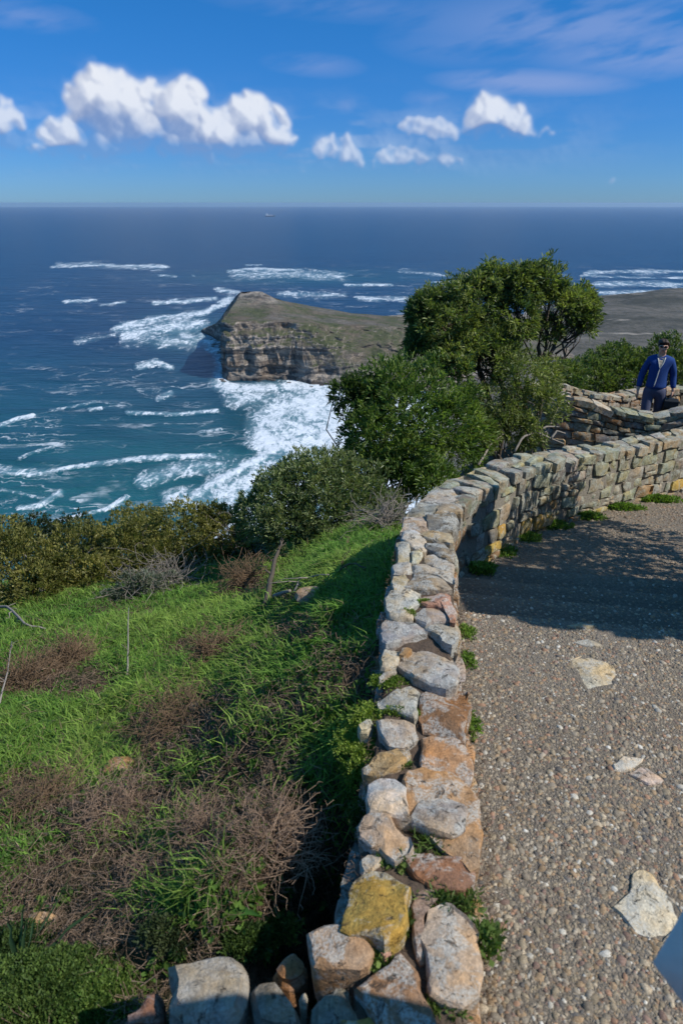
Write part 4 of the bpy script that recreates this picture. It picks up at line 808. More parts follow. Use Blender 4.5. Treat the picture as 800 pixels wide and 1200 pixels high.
for i, (px, py, y, bl, n, lab) in enumerate([
  (20,720,6.1,[blob(20,665,40,6.3,.4),blob(-15,640,36,6.5,.4),blob(45,690,30,6.0,.3)],1600,'olive green bush at the left edge, behind the bleached leaning branch'),
  (95,705,6.4,[blob(92,655,38,6.6,.45),blob(70,680,30,6.3,.3),blob(118,680,30,6.3,.3)],1600,'olive bush second from the left edge of the slope'),
  (160,690,6.6,[blob(158,650,36,6.8,.45),blob(180,672,30,6.5,.3),blob(140,640,22,7.0)],1500,'olive bush behind the grey leaved shrublet on the slope'),
  (215,670,6.8,[blob(212,632,36,7.0,.45),blob(196,655,28,6.7,.3),blob(235,612,20,7.2),blob(230,655,26,6.7)],1500,'taller olive bush left of the round dark green bush'),
  (262,655,6.9,[blob(262,628,26,7.1,.4),blob(250,605,16,7.3),blob(280,640,20,6.9)],800,'twiggy olive bush touching the round dark green bush'),
  (40,650,8.4,[blob(42,633,24,8.4,.4),blob(28,630,16,8.4)],700,'dark rounded bush at the left against the sea'),
  (88,650,8.5,[blob(88,633,26,8.5,.4),blob(105,642,20,8.4)],700,'second dark rounded bush at the left against the sea'),
  (150,640,8.2,[blob(150,625,28,8.2,.4),blob(175,620,24,8.3,.4)],800,'far olive bush on the brow of the slope in front of the teal water')]):
    gb = at_y(px, py, y); gb[2] = hill(gb[0], gb[1]); dark = 'dark rounded' in lab
    shrub('bush', lab, 'bush', 'bushes on the hillside', gb, bl, n, 9, .046, .017, leaf_cols((.026,.044,.018),(.06,.075,.028)) if dark else leaf_cols(OL, OY), gap=.34, sr=.012, twigs=70)
gb = ground_at(160, 700)
shrub('shrublet', 'low grey green shrublet with pale leaf tips at the edge of the grass', 'shrub', None, gb, [blob(150,690,16,gb[1]),blob(175,685,16,gb[1]),blob(135,697,12,gb[1]),blob(200,684,12,gb[1]+.1)], 420, 9, .045, .010, leaf_cols((.10,.12,.085),(.24,.26,.20)), gap=.3, sr=.008, twigs=20)
# bushes behind the hairpin wall and the man
for px, py, y, bl, n, lab in [
  (690,470,13.2,[blob(690,448,26,13.4,.6),blob(672,455,22,13.2),blob(712,440,26,13.6,.6)],1100,'green bush behind the hairpin wall, left of the man'),
  (728,460,13.8,[blob(722,425,22,14.0,.5),blob(742,440,26,13.8,.5),blob(700,425,14,14.0)],1000,'green bush right behind the man in blue, reaching his shoulders'),
  (785,470,13.6,[blob(785,430,32,13.8,.6),blob(800,450,34,13.6,.6),blob(770,412,16,14),blob(826,440,34,13.8,.6)],1500,'green bush at the right edge behind the bag in the hand of the man'),
  (650,480,12.4,[blob(655,460,26,12.6,.5),blob(668,438,16,12.8),blob(636,470,20,12.4)],800,'small green bush between the tall tree and the rounded end of the hairpin wall')]:
    gb = at_y(px, py, y); gb[2] = hill(gb[0], gb[1]); shrub('bush', lab, 'bush', 'bushes on the hillside', gb, bl, n, 9, .085, .026, leaf_cols((.070,.120,.036),(.21,.25,.07)), gap=.36, sr=.02, twigs=40)
# leafy growth on the uphill end wall (outside the picture; softens the far edge of the shade)
shrub('bush', 'bush growing beside the tall wall end on the right of the steps', 'bush', 'bushes on the hillside', (2.75, 3.75, -2.1), [((2.75,3.6,-.75),(.38,.45,.5)),((2.7,4.05,-1.1),(.36,.4,.45)),((2.8,3.3,-.6),(.3,.3,.4))], 900, 9, .07, .022, leaf_cols(DK, YG), gap=.30)

# ---- grass
def blades(B, h, w, lean, az, cols):
    n = len(B); d = np.stack([np.cos(az), np.sin(az), np.zeros(n)], -1); sdv = np.stack([-np.sin(az), np.cos(az), np.zeros(n)], -1); h, w, lean = h[:, None], w[:, None], lean[:, None]; upv = np.array([0, 0, 1.0])
    m1 = B+upv*h*.55+d*h*lean*.25; t = B+upv*h*(1-.35*lean)+d*h*lean*.95
    V = np.stack([B-sdv*w/2, B+sdv*w/2, m1+sdv*w*.42, m1-sdv*w*.42, t], 1).reshape(-1, 3); i = np.arange(n)[:, None]*5
    F = np.concatenate([i+np.array([[0, 1, 2]]), i+np.array([[0, 2, 3]]), i+np.array([[3, 2, 4]])], 0); return V, F, np.repeat(cols, 5, 0)
def scatter(n, d0=.85, d1=8.2, a0=-.62, a1=.12, k=1.0):
    u = rng.random(n); d = d0*(d1/d0)**(u**k) ; dep = d*cP+1.0; x = rng.uniform(a0*dep, a1*dep); return x, d
def on_slope(x, y): return x < np.interp(y, wl_d[:, 1], wl_d[:, 0])-.02
def hillf(x, y): return hill(x, y)+(fbm(x*9, y*9, 2.0, o=3)-.5)*.06
x, y = scatter(26000, a0=-.66, a1=.16); k = on_slope(x, y); x, y = x[k], y[k]; z = hillf(x, y); br = brownness(x, y, z)
pxx, pyy, _ = proj(x, y, z); k = (rng.random(len(x)) > br*1.5-.10) & ~((pyy > 1085-.12*pxx) & (pxx < 420)); x, y, z, br = x[k], y[k], z[k], br[k]
PER = 14; n = len(x)*PER; sprd = .024+.007*np.repeat(y, PER); bx_ = np.repeat(x, PER)+rng.normal(0, 1, n)*sprd; by_ = np.repeat(y, PER)+rng.normal(0, 1, n)*sprd
k = on_slope(bx_, by_); bx_, by_ = bx_[k], by_[k]; n = len(bx_); Bz = hillf(bx_, by_)-.006; lush = fbm(bx_*1.7, by_*1.7, 7, o=3); az_ = rng.uniform(0, 2*math.pi, n)
tuf = np.repeat(rng.uniform(.5, 1.5, len(x)), PER)[k]; hh = (.026+.070*lush)*tuf*rng.uniform(.5, 1.35, n)*(.72+.05*by_); ww = .0032+.0008*by_
cg = np.array([.125,.270,.038])+(np.array([.285,.400,.075])-np.array([.125,.270,.038]))*np.clip(lush*1.6-.35+rng.normal(0, .2, n), 0, 1)[:, None]; dry = rng.random(n) < .05; cg[dry] = [.26, .21, .11]; cg *= rng.uniform(.5, 1.2, (n, 1))*(.72+.5*np.repeat(rng.random(len(x)), PER)[k])[:, None]
V, F, Cc = blades(np.stack([bx_, by_, Bz], -1), hh, ww*rng.uniform(.7, 1.3, n), rng.uniform(.2, 1.7, n), az_, cg)
tag(put('grass', V, F, M['grass'], origin=(-1, 3, -2.5), colr=Cc), kind='stuff', label='bright green short grass covering the slope left of the wall', cat='grass')
# small round-leaved herbs among the grass
x, y = scatter(4200, a0=-.6, a1=.16); k = on_slope(x, y); x, y = x[k], y[k]; k = fbm(x*1.3+4, y*1.3, 5, o=3) > .47; x, y = x[k], y[k]; z = hillf(x, y)+.02
V, F, Cc = leafs(np.stack([x, y, z], -1), np.tile([0, 0, 1.0], (len(x), 1)), 7, .026, .018, .9, leaf_cols((.075,.150,.030),(.15,.245,.050)), up=0, fold=.05, droop=.3)
tag(put('ground_cover', V, F, M['grass'], origin=(-1, 3, -2.5), colr=Cc), kind='stuff', label='small round leaved green herbs growing low between the grass tufts', cat='ground cover')
# dry litter: short curved twigs lying on the brown patches and the soil of the wall
def litter(P, L, r, cols, flat=.35):
    n = len(P); d = unit(np.stack([rng.normal(0, 1, n), rng.normal(0, 1, n), rng.normal(0, flat, n)], -1)); c = rng.normal(0, .3, (n, 3))*[1, 1, .6]; L = L[:, None]; pts = [P-d*L/2, P-d*L*.1+c*L*.4, P+d*L*.35+c*L*.25+[0, 0, .004]]
    s_ = unit(np.cross(d, rng.normal(0, 1, (n, 3))))*r[:, None]; s2 = unit(np.cross(d, s_))*r[:, None]; V = []
    for q, m_ in zip(pts, (1, .8, .3)): V += [q+s_*m_, q-s_*.5*m_+s2*.87*m_, q-s_*.5*m_-s2*.87*m_]
    V = np.stack(V, 1).reshape(-1, 3); i = np.arange(n)[:, None]*9; F = np.concatenate([i+np.array([[a*3+b, a*3+(b+1) % 3, (a+1)*3+(b+1) % 3, (a+1)*3+b]]) for a in (0, 1) for b in range(3)], 0); return V, F, np.repeat(cols, 9, 0)
def twigcol(n): return (np.array([.170,.112,.070])+(np.array([.35,.25,.175])-np.array([.170,.112,.070]))*rng.random((n, 1))**1.6)*rng.uniform(.6, 1.2, (n, 1))
x, y = scatter(60000, a0=-.66, a1=.16); k = on_slope(x, y); x, y = x[k], y[k]; z = hillf(x, y); br = brownness(x, y, z); k = rng.random(len(x)) < br*1.2+.01; x, y, z = x[k], y[k], z[k]; n = len(x)
V, F, Cc = litter(np.stack([x, y, z+rng.uniform(0, .045, n)], -1), rng.uniform(.025, .10, n)*(.8+.1*y), rng.uniform(.0007, .0017, n)*(.8+.12*y), twigcol(n), .45)
tag(put('dry_litter', V, F, M['twig_col'], origin=(-1, 2, -2.5), colr=Cc), kind='stuff', label='reddish brown dry twigs and roots littering the bare patches of the slope', cat='dry litter')
# litter on the soil between the wall stones and along the path edge
t = rng.random(5200)**1.2; yy = .7+2.0*t; u = rng.uniform(-.02, 1.16, 5200); lx, rx_ = np.interp(yy, wl_d[:, 1], wl_d[:, 0]), np.interp(yy, wr_d[:, 1], wr_d[:, 0]); x = lx+(rx_-lx)*u; zt = np.interp(yy, wr_d[:, 1], wr_d[:, 2]); z = np.where(u > 1.0, zpath(x, yy)+.004, zt-.012); n = len(x)
V, F, Cc = litter(np.stack([x, yy, z+rng.uniform(0, .012, n)], -1), rng.uniform(.010, .035, n), rng.uniform(.0005, .0011, n), twigcol(n)*.85, .3)
tag(put('wall_litter', V, F, M['twig_col'], origin=(.3, 1.5, -1.5), colr=Cc), kind='stuff', label='fine brown litter in the soil joints between the wall stones', cat='dry litter')

# ---- dead brushwood and twig tangles, each a thing
def tangle(label, px, py, R, n, hgt, mat='drytwig', r=.0016, seg=.05, name='dry_shrub', cat='dry shrub', group='dry twig clumps in the grass', up=.5, base=None, flat=1.0):
    c = ground_at(px, py) if base is None else np.array(base); mb = MB()
    for i in range(n):
        p = c+np.r_[rng.normal(0, R*.45, 2), rng.uniform(0, hgt*.5)]; p[2] = max(p[2], float(hill(p[0], p[1]))); d = unit(np.r_[rng.normal(0, 1, 2), rng.uniform(-.1, up*2)*flat]); pts = [p]
        for k in range(rng.integers(3, 6)):
            d = unit(d+rng.normal(0, .45, 3)*[1, 1, .6]); p = p+d*seg*rng.uniform(.6, 1.3); p = p.copy(); p[2] = min(p[2], c[2]+hgt+.1); pts.append(p)
            if rng.random() < .45: q = p+unit(d+rng.normal(0, .8, 3))*seg*rng.uniform(.5, 1.1); mb.tube([p, (p+q)/2+rng.normal(0, .006, 3), q], r*.65, r*.3, 3)
        mb.tube(pts, r*rng.uniform(.7, 1.3), r*.45, 3)
    o = mb.put(name, M[mat], None, origin=c, smooth=True); tag(o, label, cat, group); return o
M['palebrush'] = simple('pale_dry_twigs', (.31, .215, .15), .95, .4, 30, .3, .003, .1)
tangle('big pale tangle of dry twigs hanging over the dark hollow beside the yellow wall stone', 318, 1000, .13, 330, .16, 'palebrush', .0015, .035)
tangle('pale dry twig clump left of the big tangle in the shade', 235, 980, .10, 220, .10, 'palebrush', .0014, .032)
tangle('small pale dry twig clump above the green fern leaves', 165, 1040, .09, 180, .10, 'palebrush', .0014, .03)
tangle('reddish brown dead shrub standing in the grass on the left', 84, 778, .11, 380, .16, 'drytwig', .0024, .05)
tangle('low reddish brown dead shrub at the left edge of the grass', 28, 800, .14, 330, .10, 'drytwig', .0024, .055)
tangle('dark brown mat of dead twigs in the middle of the grass', 255, 768, .12, 330, .08, 'drytwig', .0024, .05, up=.2)
tangle('brown mat of dead twigs on the bare patch', 215, 850, .22, 380, .07, 'drytwig', .002, .05, up=.15)
tangle('dry twig heap below the round dark green bush', 292, 682, .16, 260, .12, 'drytwig', .003, .07, up=.3)
tangle('dry twig mat at the left, level with the orange rock', 60, 940, .16, 300, .07, 'drytwig', .0018, .04, up=.2)
tangle('dry twig mat below the orange rock', 150, 955, .16, 320, .07, 'palebrush', .0016, .04, up=.2)
tangle('brown dead growth at the foot of the bush next to the wall', 452, 615, .14, 150, .16, 'deadwood', .0035, .07)
tangle('bare grey tangle of branches between the olive bush and the round dark green bush', 290, 650, .26, 200, .45, 'deadwood', .0045, .12, up=.8)
tangle('bare grey twigs showing below the olive bushes', 190, 690, .4, 160, .22, 'deadwood', .004, .09, up=.7)
def branch(label, pxs, r0, r1, mat='deadwood', side=4, lift=.03, name='dead_branch'):
    pts = np.array([ground_at(a, b)+[0, 0, lift+l] for a, b, l in pxs]); mb = MB(); t = np.linspace(0, len(pts)-1, (len(pts)-1)*3+1); P_ = np.stack([np.interp(t, np.arange(len(pts)), pts[:, k]) for k in range(3)], -1); P_[1:-1] += rng.normal(0, r0*.5, (len(P_)-2, 3)); mb.tube(P_, r0, r1, 8)
    for _ in range(side):
        k = rng.integers(1, len(P_)-1); q = P_[k]+unit(rng.normal(0, 1, 3)+[0, 0, .4])*rng.uniform(.08, .25); mb.tube(wig(P_[k], q, 4, .1), r0*.45, r0*.12, 5)
    tag(mb.put(name, M[mat], None, smooth=True), label, 'branch', 'dead branches on the slope')
branch('bleached grey branch leaning up at the left, in front of an olive bush', [(52,700,.05),(40,690,.22),(28,682,.36)], .030, .022, side=2)
branch('pale forked dead branch at the left edge, lying at the foot of the olive bushes', [(-20,722,.06),(12,722,.08),(30,738,.03),(55,742,.01)], .016, .006, side=5)
branch('pale thin dead branch lying along the top edge of the grass', [(200,690,.02),(220,684,.04),(238,683,.02)], .018, .008, side=2)
branch('dark forked dead branch lying in the shade below the bush', [(312,716,.02),(318,690,.10),(326,672,.16),(330,664,.22)], .022, .010, 'bark', side=6)
branch('short pale dead stick in the shade of the wall', [(322,708,.03),(340,706,.05)], .016, .010, side=0)
branch('thin curved dead branch lying in the shade beside the wall', [(345,702,.02),(352,690,.05),(385,686,.04)], .008, .004, side=3)
branch('thin dead branch arching near the top of the shaded grass', [(395,680,.02),(410,675,.06),(430,676,.02)], .007, .003, 'bark', side=3)
branch('single tall dry stalk standing in the sunny grass', [(150,796,0),(153,778,.10),(157,752,.26)], .006, .003, side=1)
branch('thin dry stalks at the left edge of the grass', [(2,832,.02),(14,805,.10),(22,784,.20)], .006, .003, 'deadwood', side=5)
mb = MB()   # bleached limbs beyond the wall
for a in [[(602,530,6.9),(612,512,7.0),(628,506,7.1),(645,514,7.1),(660,520,7.1)],[(645,514,7.1),(652,505,7.15),(662,508,7.15)],[(628,506,7.1),(640,500,7.15),(655,500,7.2)],[(560,545,6.6),(575,520,6.9),(590,508,7.1)],[(590,508,7.1),(580,490,7.2),(560,480,7.3)],[(540,535,6.7),(525,515,6.9),(512,500,7.0)],[(575,520,6.9),(560,505,7.0),(540,500,7.0)]]:
    pts = np.array([at_y(*q) for q in a]); t = np.linspace(0, len(pts)-1, len(pts)*3); mb.tube(np.stack([np.interp(t, np.arange(len(pts)), pts[:, k]) for k in range(3)], -1), .014, .008, 6)
tag(mb.put('dead_branch', M['deadwood'], None), 'bleached crooked dead limbs under the tall tree, just beyond the wall', 'branch', 'dead branches on the slope')

# ---- moss, succulents, weeds
def clump(name, label, cat, group, c, R, n, per, L, Wd, base, young, hgt=.6, spread=.8, sl=True):
    q = rng.normal(0, .5, (n, 2)); rr = np.hypot(q[:, 0], q[:, 1]); q = q[rr < 1.25]; rr = rr[rr < 1.25]; P_ = np.column_stack([c[0]+q[:, 0]*R[0], c[1]+q[:, 1]*R[1], c[2]+np.clip(1-(rr/1.25)**2, 0, 1)*hgt*R[0]*rng.uniform(.5, 1, len(rr))])
    V, F, Cc = leafs(P_, np.tile([0, 0, 1.0], (len(P_), 1))+np.column_stack([q*.7, 0*rr]), per, L, Wd, spread, leaf_cols(base, young, scale=30), up=.1, droop=.2)
    o = put(name, V, F, M['grass'], None, origin=c, colr=Cc); tag(o, label, cat, group); return o
SU, SY = (.12,.20,.032), (.29,.37,.07)
def topz(px, py, dz=0): 
    z = -1.5
    for _ in range(4): p = at_z(px, py, z); z = float(np.interp(p[1], wr_d[:, 1], wr_d[:, 2]))-.01+dz
    return at_z(px, py, z)
for px, py, dz, R, n, hg, lab in [(424,872,-.05,(.075,.10),650,.25,'biggest bright yellow green succulent clump spilling over the left edge of the wall'),(432,838,-.015,(.055,.05),260,.25,'bright green succulent cushion above the biggest clump on the wall edge'),(454,800,.0,(.06,.035),260,.22,'bright green succulent cushion between two grey cap stones'),(468,838,.0,(.07,.02),160,.4,'thin line of green succulent between the tan and the grey stone'),(420,905,-.09,(.05,.06),220,.3,'small succulent sprig hanging below the biggest clump on the wall edge'),
   (477,721,.012,(.028,.028),110,.6,'small moss cushion in a joint of the upper cap stones'),(497,708,.012,(.030,.012),70,.5,'thin moss strip along a joint of the upper cap stones'),(420,960,-.03,(.03,.06),160,.5,'dark green moss down the left side of the wall stones')]:
    p = topz(px, py, dz); clump('succulent', lab, 'succulent', 'succulents and moss on the wall', p, R, n, 8, .013, .006, SU if 'dark' not in lab else (.04,.07,.02), SY if 'dark' not in lab else (.09,.13,.03), hg)
for px, py, R, n, L_, Wd, lab in [(503,988,(.05,.035),46,.034,.004,'tuft of dark green grass on the wall above the reddish stone'),(516,1058,(.06,.035),46,.028,.005,'green weed patch below the reddish stone'),(468,1012,(.045,.03),36,.032,.014,'pale green leafy weed left of the reddish stone'),(548,1062,(.035,.04),36,.022,.006,'weedy tuft on the path edge below the reddish stone'),(573,1105,(.035,.035),28,.026,.014,'small leafy weed right of the biggest beige stone'),(465,1090,(.045,.03),40,.028,.012,'small leafy weed between the yellow stone and the brown stone'),(440,1128,(.04,.02),30,.026,.012,'small leafy weed above the brown stone at the bottom'),(478,932,(.02,.03),24,.026,.010,'tiny weed between the white stone and the tan slab'),(470,898,(.03,.02),24,.022,.010,'tiny weed above the white stone'),(520,1180,(.06,.03),60,.018,.008,'mossy weed at the bottom right end of the wall')]:
    p = topz(px, py, 0); clump('weed', lab, 'weed', 'weeds on the wall and along the path', p, R, n, 7, L_, Wd, (.085,.145,.035), (.19,.26,.07), .3)
# weeds along the foot of the wall
for px, py, R, n, lab in [(566,668,(.05,.06),130,'bright green weed clump at the wall foot nearest the steps'),(588,648,(.06,.10),130,'low weeds in the shade at the wall foot above the steps'),(612,632,(.09,.08),150,'weed patch at the wall foot where the wall bends'),(640,618,(.13,.07),260,'weed patch at the wall foot below the mossy yellow stones'),(678,607,(.13,.06),280,'leafy weed mound at the middle of the lit wall foot'),(725,597,(.14,.05),200,'thin weeds at the wall foot right of the leafy mound'),(768,588,(.16,.05),260,'weeds at the wall foot near the right edge'),(546,742,(.025,.05),70,'small weed on the path edge beside the grey cap stones'),(548,775,(.02,.05),60,'weed strip on the path edge beside the big grey slab'),(549,850,(.025,.07),90,'low weed line on the path edge beside the orange stones')]:
    p = path_at(px, py); clump('weed', lab, 'weed', 'weeds on the wall and along the path', p, (R[0]*1.25, R[1]*.9), int(n*1.3), 7, .030 if py < 700 else .016, .013 if py < 700 else .007, (.11,.20,.04), (.23,.34,.07), .22)
# shady corner at the lower left: moss mounds, fern leaves, strap leaves
for px, py, R, n, base, young, L_, Wd, lab in [(60,1165,(.20,.10),2300,(.07,.12,.030),(.15,.22,.05),.014,.006,'big green moss mound in the bottom left corner'),(120,1178,(.12,.08),1300,(.09,.16,.032),(.20,.28,.06),.013,.006,'bright moss mound left of the reddish brown rock'),(20,1120,(.12,.08),800,(.04,.075,.022),(.09,.14,.035),.014,.006,'moss under the strap leaves at the left edge'),(290,1106,(.06,.04),460,(.045,.085,.022),(.12,.18,.04),.016,.006,'green cushion of heath behind the big flat grey rock'),(205,1100,(.08,.05),420,(.04,.065,.025),(.09,.11,.045),.016,.005,'dull green heath left of the big flat grey rock'),(320,1095,(.07,.05),420,(.08,.13,.03),(.20,.25,.06),.016,.005,'yellow green tuft behind the small pointed brown rock'),(395,1180,(.06,.04),260,(.04,.08,.02),(.10,.16,.035),.014,.006,'moss between the jagged grey rock and the brown wall stone'),(365,1165,(.05,.04),220,(.04,.08,.02),(.10,.16,.035),.014,.006,'moss behind the jagged grey rock')]:
    p = ground_at(px, py); p[2] += .01; clump('moss', lab, 'moss', 'moss and heath cushions at the bottom left', p, R, n, 8, L_, Wd, base, young, .26)
def strap(label, px, py, leavesl, wdt, colr, name, cat, k=6):
    c = ground_at(px, py); V, F, Cc = [], [], []; root = tag(empty(name, c), label, cat)
    for (dx, dy, hz_) in leavesl:
        t = np.linspace(0, 1, k)[:, None]; P_ = c+np.concatenate([t*dx, t*dy, hz_*(t-.28*t*t)], 1)+rng.normal(0, .003, (k, 3)); s_ = unit(np.array([-dy+.3, dx+.2, .25]))*wdt; w = (1-t**2.2)*.5+.02
        V = np.concatenate([P_-s_*w, P_+s_*w-[0, 0, wdt*.25], ], 0); mid_ = P_-[0, 0, wdt*.18]; V = np.concatenate([P_-s_*w, mid_, P_+s_*w], 0); F = [(i, i+1, k+i+1, k+i) for i in range(k-1)]+[(k+i, k+i+1, 2*k+i+1, 2*k+i) for i in range(k-1)]
        put('leaf', V, F, M['grass'], root, origin=c, smooth=True, colr=np.tile(np.array(colr)*rng.uniform(.8, 1.2), (3*k, 1)))
strap('plant with long dark green strap leaves at the left edge above the moss', 22, 1150, [(-.02,.20,.26),(.05,.17,.22),(.01,.10,.18),(.20,.16,.15),(-.06,.12,.15),(.26,.06,.10),(.08,.24,.16)], .022, (.035,.075,.030), 'strap_leaf_plant', 'plant', 8)
strap('tuft of upright green grass blades left of the tan stone above the rocks', 352, 1085, [(.01,.03,.13),(.03,.02,.11),(-.03,.03,.10),(.05,.03,.08),(-.05,0,.07),(.02,-.01,.09)], .008, (.10,.18,.04), 'grass_tuft', 'grass tuft')
strap('clump of broad bright green leaves in front of the dark hollow', 255, 1072, [(.10,.03,.05),(.06,.07,.06),(-.02,.08,.06),(-.08,.04,.05),(.12,-.02,.03),(.03,.02,.09),(-.05,-.01,.06),(.08,.02,.08)], .036, (.060,.150,.030), 'leafy_plant', 'plant')

# ---- loose aggregate of the path: real pebbles, half sunk
def on_flag(x, y):
    hit = np.zeros(len(x), bool)
    for P_ in FLAGS:
        ins_ = np.zeros(len(x), bool); Q = np.roll(P_, -1, 0)
        for (x0, y0), (x1, y1) in zip(P_, Q): ins_ ^= ((y0 > y) != (y1 > y)) & (x < (x1-x0)*(y-y0)/(y1-y0+1e-12)+x0)
        hit |= ins_
    return hit
def pebble_faces(i, ring_n):
    F = []
    for r in range(1):
        for j in range(ring_n): a, b = r*ring_n+j, r*ring_n+(j+1) % ring_n; F += [i+np.array([[a, b, b+ring_n]]), i+np.array([[a, b+ring_n, a+ring_n]])]
    return F+[i+np.array([[ring_n+j, ring_n+(j+1) % ring_n, 2*ring_n]]) for j in range(ring_n)]
def pebbles(n, d0, d1, s0, s1, ring_n, seed):
    g = np.random.default_rng(seed); u = g.random(n); d = d0+(d1-d0)*u; x0 = np.interp(d, wr_d[:, 1], wr_d[:, 0])-.01; x1 = .5*(d*.914+.9)+.35; x = x0+(x1-x0)*g.random(n)
    z = zpath(x, d)+.012*(fbm(x*3, d*3, 0, o=3)-.5); R = np.clip(np.exp(g.normal(math.log(s0), s1, n)), s0*.45, s0*3.2); A_ = g.uniform(0, math.pi, n); el_ = g.uniform(.55, .95, n)
    th = np.arange(ring_n)*2*math.pi/ring_n; V = []
    for (rad, hh) in ((1.0, -.2), (.68, .60)):
        rr = rad*g.uniform(.72, 1.18, (n, ring_n)); lx = np.cos(th)*rr*R[:, None]; ly = np.sin(th)*rr*(R*el_)[:, None]; ca, sa = np.cos(A_)[:, None], np.sin(A_)[:, None]
        V.append(np.stack([x[:, None]+lx*ca-ly*sa, d[:, None]+lx*sa+ly*ca, z[:, None]+R[:, None]*hh*g.uniform(.6, 1.1, (n, ring_n))*.50], -1))
    top = np.stack([x, d, z+R*.34*g.uniform(.8, 1.1, n)], -1)[:, None]; V = np.concatenate(V+[top], 1); 
    pal = np.array([(.31,.255,.185),(.235,.20,.16),(.36,.31,.25),(.50,.47,.42),(.33,.235,.15),(.36,.22,.15),(.15,.14,.135),(.20,.16,.13),(.43,.36,.27),(.62,.60,.56),(.25,.17,.14)]); pr = np.array([.20,.16,.13,.045,.15,.07,.06,.13,.08,.012,.05]); pr /= pr.sum()
    c = pal[g.choice(len(pal), n, p=pr)]*g.uniform(.72, 1.2, (n, 1))*np.array([.92, .89, .82]); far_ = sstep(2.6, 3.6, d)[:, None]*.6; c = c*(1-far_)+np.array([.21, .155, .105])*g.uniform(.6, 1.3, (n, 1))*far_; kd = (g.random(n) > .6*tread_dark(d+.17*x)) & ~on_flag(x, d); V, c, n = V[kd], c[kd], int(kd.sum()); k = ring_n*2+1; i = np.arange(n)[:, None]*k; F = pebble_faces(i, ring_n); return V.reshape(-1, 3), np.concatenate(F, 0), np.repeat(c, k, 0)
for n, d0, d1, s0, s1, rn, sdd in [(16000,.72,1.7,.0053,.45,6,1),(15000,1.7,2.7,.0055,.40,5,2),(12000,2.7,4.2,.0068,.38,4,3),(5000,4.2,6.2,.010,.35,4,4)]:
    V, F, Cc = pebbles(n, d0, d1, s0, s1, rn, sdd)
    o = put('pebbles', V, F, M['pebble'], path, colr=Cc, smooth=False); tag(o, kind='stuff')
# ------------------------------------------------------------------ people
SCL = [1.0]
def skin_obj(name, verts, edges, mat, parent, xf, sub=2, root=0, post=None):
    """verts: (x, y, z, rx[, ry]); grown with a Skin modifier and subdivided, then baked to a plain mesh"""
    me = bpy.data.meshes.new(name); me.from_pydata([xf(v[:3]) for v in verts], edges, []); o = bpy.data.objects.new(name+'_tmp', me); col.objects.link(o)
    o.modifiers.new('skin', 'SKIN').use_smooth_shade = True; sv = me.skin_vertices[0].data if me.skin_vertices else None
    if sv is None:
        lay = me.attributes; bpy.context.view_layer.objects.active = o; bpy.ops.mesh.customdata_skin_add(); sv = me.skin_vertices[0].data
    for i, v in enumerate(verts): sv[i].radius = (v[3]*SCL[0], (v[4] if len(v) > 4 else v[3])*SCL[0]); sv[i].use_root = (i == root)
    ss_ = o.modifiers.new('sub', 'SUBSURF'); ss_.levels = sub; ss_.render_levels = sub
    bpy.context.view_layer.update(); ev = o.evaluated_get(bpy.context.evaluated_depsgraph_get()); m2 = bpy.data.meshes.new_from_object(ev)
    V = np.array([v.co for v in m2.vertices]); F = [tuple(p.vertices) for p in m2.polygons]; bpy.data.objects.remove(o); bpy.data.meshes.remove(me); bpy.data.meshes.remove(m2)
    if post is not None: V = post(V)
    return put(name, V, F, mat, parent, origin=wl(parent), smooth=True)
def xform(loc, th):
    c, s_ = math.cos(th), math.sin(th); return lambda p: (loc[0]+p[0]*c-p[1]*s_, loc[1]+p[0]*s_+p[1]*c, loc[2]+p[2])
def ellipsoid(c, r, n=16, k=10, cut=None):
    th = np.linspace(0, 2*math.pi, n, endpoint=False); V = np.array([[math.sin(math.pi*j/k)*math.cos(t), math.sin(math.pi*j/k)*math.sin(t), math.cos(math.pi*j/k)] for j in range(k+1) for t in th])
    return V*np.array(r)+np.array(c), grid_faces(k+1, n, True)
M['skin'] = simple('skin', (.58, .35, .25), .55, .08, 60, .1, .002, .4); M['blue'] = simple('blue_knit', (.018, .055, .205), .85, .25, 220, .5, .004, .2); M['trim'] = simple('pale_trim', (.55, .55, .52), .8, .1)
M['trousers'] = simple('grey_blue_trousers', (.085, .095, .155), .85, .25, 60, .4, .006, .2); M['hair'] = simple('dark_hair', (.050, .030, .019), .6, .4, 120, .6, .004, .4); M['black'] = simple('black_leather', (.012, .012, .014), .45, .3, 80, .4, .004, .5); M['lens'] = simple('dark_lens', (.008, .008, .010), .12, .1, 10, 0, .001, .6)
M['shirt'] = simple('pale_tee', (.42, .36, .28), .9, .15); M['lips'] = simple('lips', (.36, .13, .11), .5, .1); M['shoe'] = simple('brown_shoe', (.09, .06, .04), .6, .2); M['greycoat'] = simple('grey_blue_cloth', (.88, .74, .63), .8, .10, 40, .3, .004, .25)
def hand(side, w, V, E, iw, curl=.5):
    """palm, four bent fingers and a thumb hanging from wrist vertex iw"""
    x, y, z = w; n0 = len(V); V += [(x, y-.004, z-.045, .030, .018)]; E.append((iw, n0))
    for k in range(4):
        fx = y-.030+.019*k; L = (.062, .072, .068, .054)[k]; b = len(V)
        V += [(x+side*.004, fx, z-.085, .0105), (x-side*.008*curl, fx-.002, z-.085-L*.5, .0095), (x-side*.034*curl, fx-.004, z-.085-L*.92, .0080)]; E += [(n0, b), (b, b+1), (b+1, b+2)]
    b = len(V); V += [(x-side*.006, y-.040, z-.052, .012), (x-side*.012, y-.056, z-.082, .0100), (x-side*.016, y-.060, z-.106, .0085)]; E += [(n0, b), (b, b+1), (b+1, b+2)]
